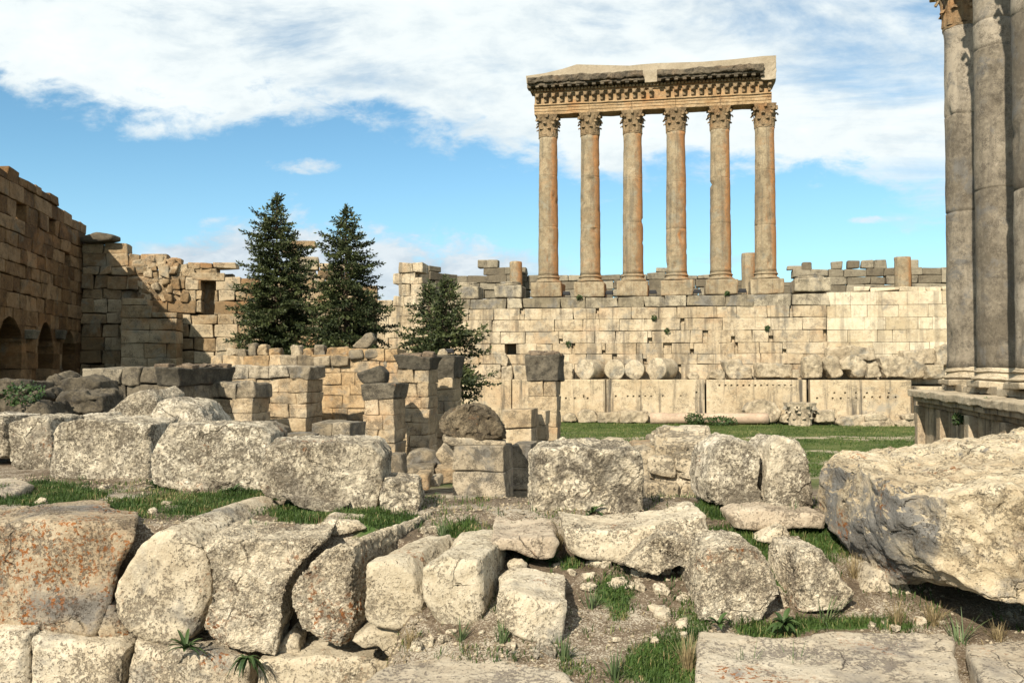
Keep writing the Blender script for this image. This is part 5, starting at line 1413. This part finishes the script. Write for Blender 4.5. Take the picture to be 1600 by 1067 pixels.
# ------------------------------------------------------------------ plants
def blades(V, Fq, Bk, c, n, ln, spread, wd, rg, lean=(0, 0, 0), seg=3, droop=.5, shade=(0, 1)):
    nv = sum(len(a) for a in V) if False else len(V)
    for _ in range(n):
        az = rg.uniform(0, 2 * math.pi); dr = np.array((math.cos(az), math.sin(az), 0)); sd = np.array((-dr[1], dr[0], 0))
        L = ln * rg.uniform(.5, 1.15); out_ = rg.uniform(.15, 1) * spread
        b0 = c + dr * rg.uniform(0, .25) * spread * ln + np.array((rg.normal(0, .01), rg.normal(0, .01), -.01))
        i0 = len(V)
        for k in range(seg + 1):
            q = k / seg
            pnt = b0 + dr * L * out_ * q ** 1.4 + np.array(lean) * L * q + np.array((0, 0, L * (q * math.sqrt(max(.05, 1 - min(.95, out_) ** 2)) - droop * out_ * q * q * .5)))
            ww = wd * (1 - q) ** .7 * .5 + .0006
            V.append(pnt + sd * ww); V.append(pnt - sd * ww)
        sh = rg.uniform(*shade)
        for k in range(seg):
            a = i0 + 2 * k; Fq.append((a, a + 1, a + 3, a + 2)); Bk.append(sh)
rg = np.random.default_rng(3)
# turf: sample where the ground is green
cand = np.stack([rg.uniform(-9, 6, 520000), rg.uniform(5.2, 11.6, 520000)], 1)
zt = terrain(cand[:, 0], cand[:, 1]); cp = np.concatenate([cand, zt[:, None]], 1)
ga_ = green_at(cp); px_, py_ = proj(cp)
nz = vnoise(cp * [1, 1, 0], 9, 88) * .3
keep = ((ga_ + nz > rg.uniform(.12, 1.05, len(cp))) | ((vnoise(cp * [1, 1, 0], 3.1, 95) > .42) & (rg.random(len(cp)) < .14))) & (px_ > -30) & (px_ < 1630) & (py_ < 1090)
cp = cp[keep]
print('grass blades', len(cp))
N = len(cp)
az = rg.uniform(0, 2 * math.pi, N); ln = rg.uniform(.02, .075, N) * (1 + .8 * np.clip(vnoise(cp, 5, 90), 0, 1)); wd = rg.uniform(.0025, .005, N)
dr = np.stack([np.cos(az), np.sin(az), 0 * az], 1); sd = np.stack([-np.sin(az), np.cos(az), 0 * az], 1)
o_ = rg.uniform(.1, .9, N)
b0 = cp - np.array((0, 0, .004))
m1 = b0 + dr * (ln * o_ * .35)[:, None] + np.stack([0 * ln, 0 * ln, ln * .6], 1)
tpv = b0 + dr * (ln * o_)[:, None] + np.stack([0 * ln, 0 * ln, ln * (1 - .35 * o_)], 1)
V = np.stack([b0 + sd * wd[:, None], b0 - sd * wd[:, None], m1 - sd * wd[:, None] * .8, m1 + sd * wd[:, None] * .8, tpv], 1).reshape(-1, 3)
Fg = []
for i in range(N):
    a = i * 5; Fg.append((a, a + 1, a + 2, a + 3)); Fg.append((a + 3, a + 2, a + 4))
bkv = np.clip(.45 + .4 * vnoise(cp, 3, 91) + rg.normal(0, .22, N), 0, 1)
o = link_mesh('turf_grass', V, Fg, M['grass'], None, (0, 8, E - 1.5), np.repeat(bkv, 2))
tag(o, 'short green turf between the foreground stones', 'grass', kind='stuff')

def gpoint(px, py, y0=5.3, y1=12.):
    """where the sight line through a picture point meets the ground"""
    Y = np.linspace(y0, y1, 900); q = np.array([P(px, py, a) for a in Y])
    zt = terrain(q[:, 0], q[:, 1]); k = np.argmax(q[:, 2] <= zt) if (q[:, 2] <= zt).any() else -1
    r = q[k].copy(); r[2] = zt[k]; return r
def tuft(name, label, px, py, n, L, spread, wd, mat, cat='grass tuft', group=None, seed=1, lean=(0, 0, 0), droop=.5, at=None):
    rg = np.random.default_rng(seed); V = []; Fq = []; Bk = []
    c = gpoint(px, py) if at is None else at
    blades(V, Fq, Bk, c, n, L, spread, wd, rg, lean, 4, droop)
    o = link_mesh(name, np.array(V), Fq, M[mat], None, c, Bk); tag(o, label, cat, group)
g_t = 'tall green grass tufts among the stones'
for i, (lab, px, py, n, L, sp_) in enumerate([
    ('tall grass tuft on the left of the broad paving slab', 1165, 1075, 26, .34, .55), ('tall grass tuft growing before the broad paving slab', 1240, 1072, 24, .32, .5),
    ('grass tuft at the edge of the bottom centre gravel', 960, 1062, 36, .22, .95), ('grass tuft at the foot of the squat tilted block', 880, 1030, 34, .2, .95),
    ('grass tuft between the squared block and the squat block', 785, 1003, 22, .22, .6), ('grass tuft under the pale squared block', 720, 1000, 18, .2, .7),
    ('grass tuft right of the squat tilted block', 925, 950, 30, .2, .85), ('grass tuft behind the upright rounded rock', 1160, 830, 24, .26, .8),
    ('tall grass beside the narrow upright rock', 1290, 970, 26, .28, .95), ('grass tuft in the gap right of the broad slab', 1500, 1005, 24, .3, .8),
    ('tall grass tuft beside the green cushion of turf', 690, 845, 30, .24, .6), ('grass tuft before the paired grey boulders', 1240, 818, 20, .24, .5)]):
    tuft('tall_grass_tuft', lab, px, py, n, L, sp_, .011, 'tall', group=g_t, seed=20 + i)
g_y = 'dry yellow grass tufts among the stones'
for i, (lab, px, py, n, L, sp_) in enumerate([
    ('dry yellow grass tuft right of the trough block', 1085, 835, 170, .26, .85), ('dry grass tuft behind the trough block lip', 1050, 820, 90, .2, .8),
    ('dry grass tuft left of the broad paving slab', 1075, 1045, 110, .26, .6), ('dry grass tuft under the giant block', 1460, 975, 120, .2, .95),
    ('dry grass tuft between the rocks beneath the giant block', 1335, 900, 120, .24, .9), ('dry grass tuft near the shaded rock', 1400, 975, 90, .2, .9),
    ('dry grass tuft at the foot of the rounded block', 640, 1010, 70, .16, .7), ('dry grass strip between the pinkish block and trough', 872, 858, 80, .2, .5),
    ('dry grass in the gap behind the voussoir', 500, 835, 40, .18, .7), ('dry grass tuft in the bottom right corner', 1560, 1000, 80, .18, .9)]):
    tuft('dry_grass_tuft', lab, px, py, n, L, sp_, .004, 'dry', group=g_y, seed=50 + i)
def weed(label, px, py, n, L, wd, up, seed=1, at=None, hang=0., group='broad leaved weeds'):
    rg = np.random.default_rng(seed); c = gpoint(px, py) if at is None else at
    V = []; Fq = []; Bk = []
    for i in range(n):
        az = i * 2.4 + rg.uniform(-.4, .4); dr = np.array((math.cos(az), math.sin(az), 0)); sd = np.array((-dr[1], dr[0], 0))
        ll = L * rg.uniform(.4, 1.2); u1 = up * rg.uniform(.3, 1.5); i0 = len(V); sg = 6
        for k in range(sg + 1):
            q = k / sg
            pnt = c + dr * ll * (q * (1 - .25 * u1)) + np.array((0, 0, ll * (u1 * q - (.75 + hang) * q * q * (1 - .3 * u1))))
            ww = wd * math.sin(math.pi * (q * .86 + .12)) ** .8 * .5
            dz = np.array((0, 0, ww * .45))
            V += [pnt + sd * ww + dz, pnt, pnt - sd * ww + dz]
        sh = rg.uniform(.1, 1)
        for k in range(sg):
            a = i0 + 3 * k; Fq += [(a, a + 1, a + 4, a + 3), (a + 1, a + 2, a + 5, a + 4)]; Bk += [sh, sh * .8]
    o = link_mesh('weed_plant', np.array(V), Fq, M['weed'], None, c, Bk); tag(o, label, 'plant', group)
weed('dark weed sprouting beneath the round column drum', 290, 1008, 30, .17, .03, .9, 1, at=P(290, 1014, 7.28))
weed('dark weed hanging below the white pitted block', 385, 1035, 28, .19, .03, .6, 2, at=P(385, 1030, 7.2), hang=.6)
weed('leafy weed at the foot of the broad pitted block', 247, 765, 22, .2, .05, .9, 3)
weed('low weed at the right foot of the broad pitted block', 362, 770, 14, .18, .04, .7, 4)
weed('dark dock plant at the foot of the upright rounded rock', 1215, 980, 26, .14, .042, .8, 5, at=gpoint(1215, 978) + np.array((0, -.15, .05)))
weed('small green weed left of the dark dock plant', 1122, 985, 10, .12, .04, .8, 6, at=P(1122, 975, 6.72))
weed('leafy weed in the mouth of the trough block', 945, 872, 18, .17, .04, .9, 7)
weed('leafy weed before the pinkish block', 862, 880, 14, .14, .04, .9, 8)
weed('small weed left of the pinkish block front', 822, 882, 12, .16, .035, 1.0, 9)
weed('weed at the foot of the wide rough block', 925, 802, 14, .18, .035, .7, 10)
def shrub(label, c, rx, rz, n, seed, leaf=.25):
    rg = np.random.default_rng(seed); V = []; Fq = []; Bk = []
    for i in range(n):
        q = rg.normal(0, 1, 3); q /= np.linalg.norm(q); q *= rg.uniform(.3, 1) ** .5
        p0 = c + q * np.array((rx, rx, rz)) * rg.uniform(.8, 1.15) + np.array((0, 0, rz * .8))
        a = rg.normal(0, 1, 3); a /= np.linalg.norm(a); b_ = np.cross(a, rg.normal(0, 1, 3)); b_ /= np.linalg.norm(b_)
        l_ = leaf * rg.uniform(.5, 1.2); i0 = len(V)
        V += [p0 - a * l_ / 2, p0 + b_ * l_ * .3, p0 + a * l_ / 2, p0 - b_ * l_ * .3]; Fq.append((i0, i0 + 1, i0 + 2, i0 + 3)); Bk.append(rg.uniform(0, 1))
    o = link_mesh('shrub', np.array(V), Fq, M['weed'], None, c, Bk); tag(o, label, 'shrub')
q = P(1086, 660, Yg(1086) - 1.2); q[2] = 0; shrub('dark green shrub at the left before the lying shaft', q, 1.0, .7, 500, 1)
q = P(1125, 660, Yg(1125) - 1.2); q[2] = 0; shrub('low wide shrub at the right before the lying shaft', q, 1.6, .5, 600, 2)
q = P(1035, 755, 12.4); shrub('small dark shrub clinging beside the rubble wall', q, .12, .28, 400, 3, .06)
q = P(30, 640, 18.6); shrub('green weedy shrub on the left rubble heap', q + np.array((.1, 0, .1)), .45, .28, 350, 4, .10)
for lab, px, py, sd_ in [('little plant on the podium under the fifth column', 1136, 462, 5), ('little plant high on the podium near the second column', 905, 468, 6), ('little plant low on the podium above the fallen drums', 888, 541, 7), ('little plant in a hollow of the podium at right', 1199, 516, 8), ('little plant midway up the podium between two courses', 1042, 520, 9), ('little plant on the podium below the fourth column', 1022, 500, 10)]:
    q = P(px, py, (JW.O + JW.u * JW.s_of(px))[1] - .15); shrub(lab, q, .3, .3, 90, sd_, .22)
for lab, px, py, sd_ in [('green plant growing on the platform edge of the right temple', 1545, 642, 21), ('green plant growing low on the right temple platform', 1497, 663, 22)]:
    a = frQ.O - frQ.v * .1; k = (px - 800) / F
    s_ = (k * a[1] - a[0]) / (frQ.u[0] - k * frQ.u[1]); yy = (a + frQ.u * s_)[1]
    shrub(lab, P(px, py, yy), .28, .3, 200, sd_, .14)

# lawn: blades standing in the courtyard turf
rg = np.random.default_rng(12)
N = 60000
yy_ = rg.uniform(44, 95, N); fx = rg.uniform(-.06, .50, N)
cp = np.stack([fx * yy_, yy_, np.zeros(N)], 1); cp[:, 2] = terrain(cp[:, 0], cp[:, 1])
kq = (vnoise(cp, .35, 5) * .6 + vnoise(cp, 1.3, 6) * .5 > rg.uniform(-.7, .5, N)); cp = cp[kq]; N = len(cp)
az = rg.uniform(0, 6.28, N); hgt_ = rg.uniform(.05, .17, N) * (1 + .6 * np.clip(vnoise(cp, .5, 8), 0, 1)); wd = rg.uniform(.02, .05, N)
sd = np.stack([np.cos(az), np.sin(az), 0 * az], 1)
tipv = cp + np.stack([rg.normal(0, .05, N), rg.normal(0, .05, N), hgt_], 1)
V = np.stack([cp + sd * wd[:, None], cp - sd * wd[:, None], tipv], 1).reshape(-1, 3)
o = link_mesh('lawn_grass', V, np.arange(3 * N).reshape(-1, 3).tolist(), M['grass'], None, (15, 70, 0), np.clip(.55 + .35 * vnoise(cp, .4, 9) + rg.normal(0, .2, N), 0, .9))
tag(o, 'tufted grass of the courtyard lawn below the podium', 'grass', kind='stuff')
# straw and dead leaves lying on the soil
cand = np.stack([rg.uniform(-7, 5, 26000), rg.uniform(5.2, 10.5, 26000)], 1)
cp = np.concatenate([cand, terrain(cand[:, 0], cand[:, 1])[:, None]], 1); px_, py_ = proj(cp)
cp = cp[(px_ > -20) & (px_ < 1620) & (py_ < 1085) & (vnoise(cp * [1, 1, 0], 1.6, 70) + .5 * vnoise(cp * [1, 1, 0], 5, 71) > rg.uniform(-.4, .7, len(cp)))]; N = len(cp)
az = rg.uniform(0, 6.28, N); ln = rg.uniform(.015, .07, N); wd = rg.uniform(.0012, .004, N)
dr = np.stack([np.cos(az), np.sin(az), rg.normal(0, .25, N)], 1); sd = np.stack([-np.sin(az), np.cos(az), 0 * az], 1); b0 = cp + np.array((0, 0, .008))
V = np.stack([b0 - dr * ln[:, None] / 2 + sd * wd[:, None], b0 - dr * ln[:, None] / 2 - sd * wd[:, None], b0 + dr * ln[:, None] / 2 - sd * wd[:, None], b0 + dr * ln[:, None] / 2 + sd * wd[:, None]], 1).reshape(-1, 3)
o = link_mesh('dry_litter', V, np.arange(4 * N).reshape(-1, 4).tolist(), M['dry'], None, (0, 8, E - 1.5), rg.uniform(0, .8, N))
tag(o, 'dry straw and dead leaves strewn on the soil between the blocks', 'litter', kind='stuff')
# loose gravel on the bare ground
rg = np.random.default_rng(5)
cand = np.stack([rg.uniform(-9, 6, 60000), rg.uniform(5.2, 11.4, 60000)], 1)
cp = np.concatenate([cand, terrain(cand[:, 0], cand[:, 1])[:, None]], 1)
px_, py_ = proj(cp); ga_ = green_at(cp); nz = vnoise(cp * [1, 1, 0], 2.5, 60)
cp = cp[(ga_ < .35) & (nz > rg.uniform(-.6, .5, len(cp))) & (px_ > -20) & (px_ < 1620) & (py_ < 1085)][:14000]
V = []; Fq = []
base8 = np.array([(1, 0, 0), (-1, 0, 0), (0, 1, 0), (0, -1, 0), (0, 0, 1), (0, 0, -1)], float)
f8 = [(0, 2, 4), (2, 1, 4), (1, 3, 4), (3, 0, 4), (2, 0, 5), (1, 2, 5), (3, 1, 5), (0, 3, 5)]
for i, c in enumerate(cp):
    s_ = .004 + .014 * rg.random() ** 4 * 1.6
    v = base8 * rg.uniform(.6, 1.3, (6, 1)) * s_; v[:, 2] *= .7
    a = rg.uniform(0, 6.28); ca, sa = math.cos(a), math.sin(a)
    v[:, :2] = v[:, :2] @ np.array(((ca, sa), (-sa, ca)))
    V.append(v + c + np.array((0, 0, s_ * .3))); Fq += [tuple(q + 6 * i for q in f) for f in f8]
o = link_mesh('gravel', np.concatenate(V), Fq, M['fallen'], None, (0, 8, E - 1.5)); tag(o, 'loose pale gravel on the bare ground between the stones', 'gravel', kind='stuff')
rg = np.random.default_rng(9); kk = 0
for px, py, rx, ry, n in [(985, 905, 70, 25, 12), (850, 1010, 90, 20, 8), (1010, 960, 60, 50, 12), (700, 1000, 60, 14, 6), (160, 775, 150, 14, 10), (1420, 985, 70, 14, 8), (900, 890, 50, 10, 5), (700, 835, 40, 10, 4)]:
    for _ in range(n):
        c = gpoint(px + rg.uniform(-rx, rx), py + rg.uniform(-ry, ry)); r = rg.uniform(.018, .05)
        bm = bmesh.new(); bmesh.ops.create_cube(bm, size=2 * r)
        bmesh.ops.transform(bm, matrix=Matrix.Translation(tuple(c + np.array((0, 0, r * .3)))) @ Matrix.Rotation(rg.uniform(0, 3), 4, 'Z') @ Matrix.Rotation(rg.uniform(-.4, .4), 4, 'X') @ Matrix.Diagonal((rg.uniform(.8, 1.5), rg.uniform(.7, 1.1), rg.uniform(.4, .8), 1)), verts=bm.verts)
        finish_rock('rubble_chip', bm, M['cream'], 'small angular limestone chip lying on the bare ground between the blocks', 'stone chip', 'limestone chips on the bare ground', voxel=.008, sm=1, amp=.01, freq=14, amp2=.004, seed=300 + kk, chips=5); kk += 1
# a few pebbles big enough to count
for i, (lab, px, py, r) in enumerate([('round pale cobble behind the squat tilted block', 809, 890, .07), ('pale cobble beside the trough weed', 935, 884, .06), ('orange cobble before the left paired boulder', 1140, 797, .035), ('small cobble before the paired boulders', 1179, 794, .03), ('white pebble in the grass behind the drum', 238, 803, .045)]):
    c = gpoint(px, py); bm = bmesh.new(); bmesh.ops.create_icosphere(bm, subdivisions=3, radius=r)
    bmesh.ops.transform(bm, matrix=Matrix.Translation(tuple(c + np.array((0, 0, r * .5)))) @ Matrix.Diagonal((1.2, 1, .8, 1)), verts=bm.verts)
    finish_rock('cobble', bm, M['squared'] if i != 2 else M['pink'], lab, 'cobble', voxel=.007, sm=2, amp=.012, freq=12, amp2=.004)
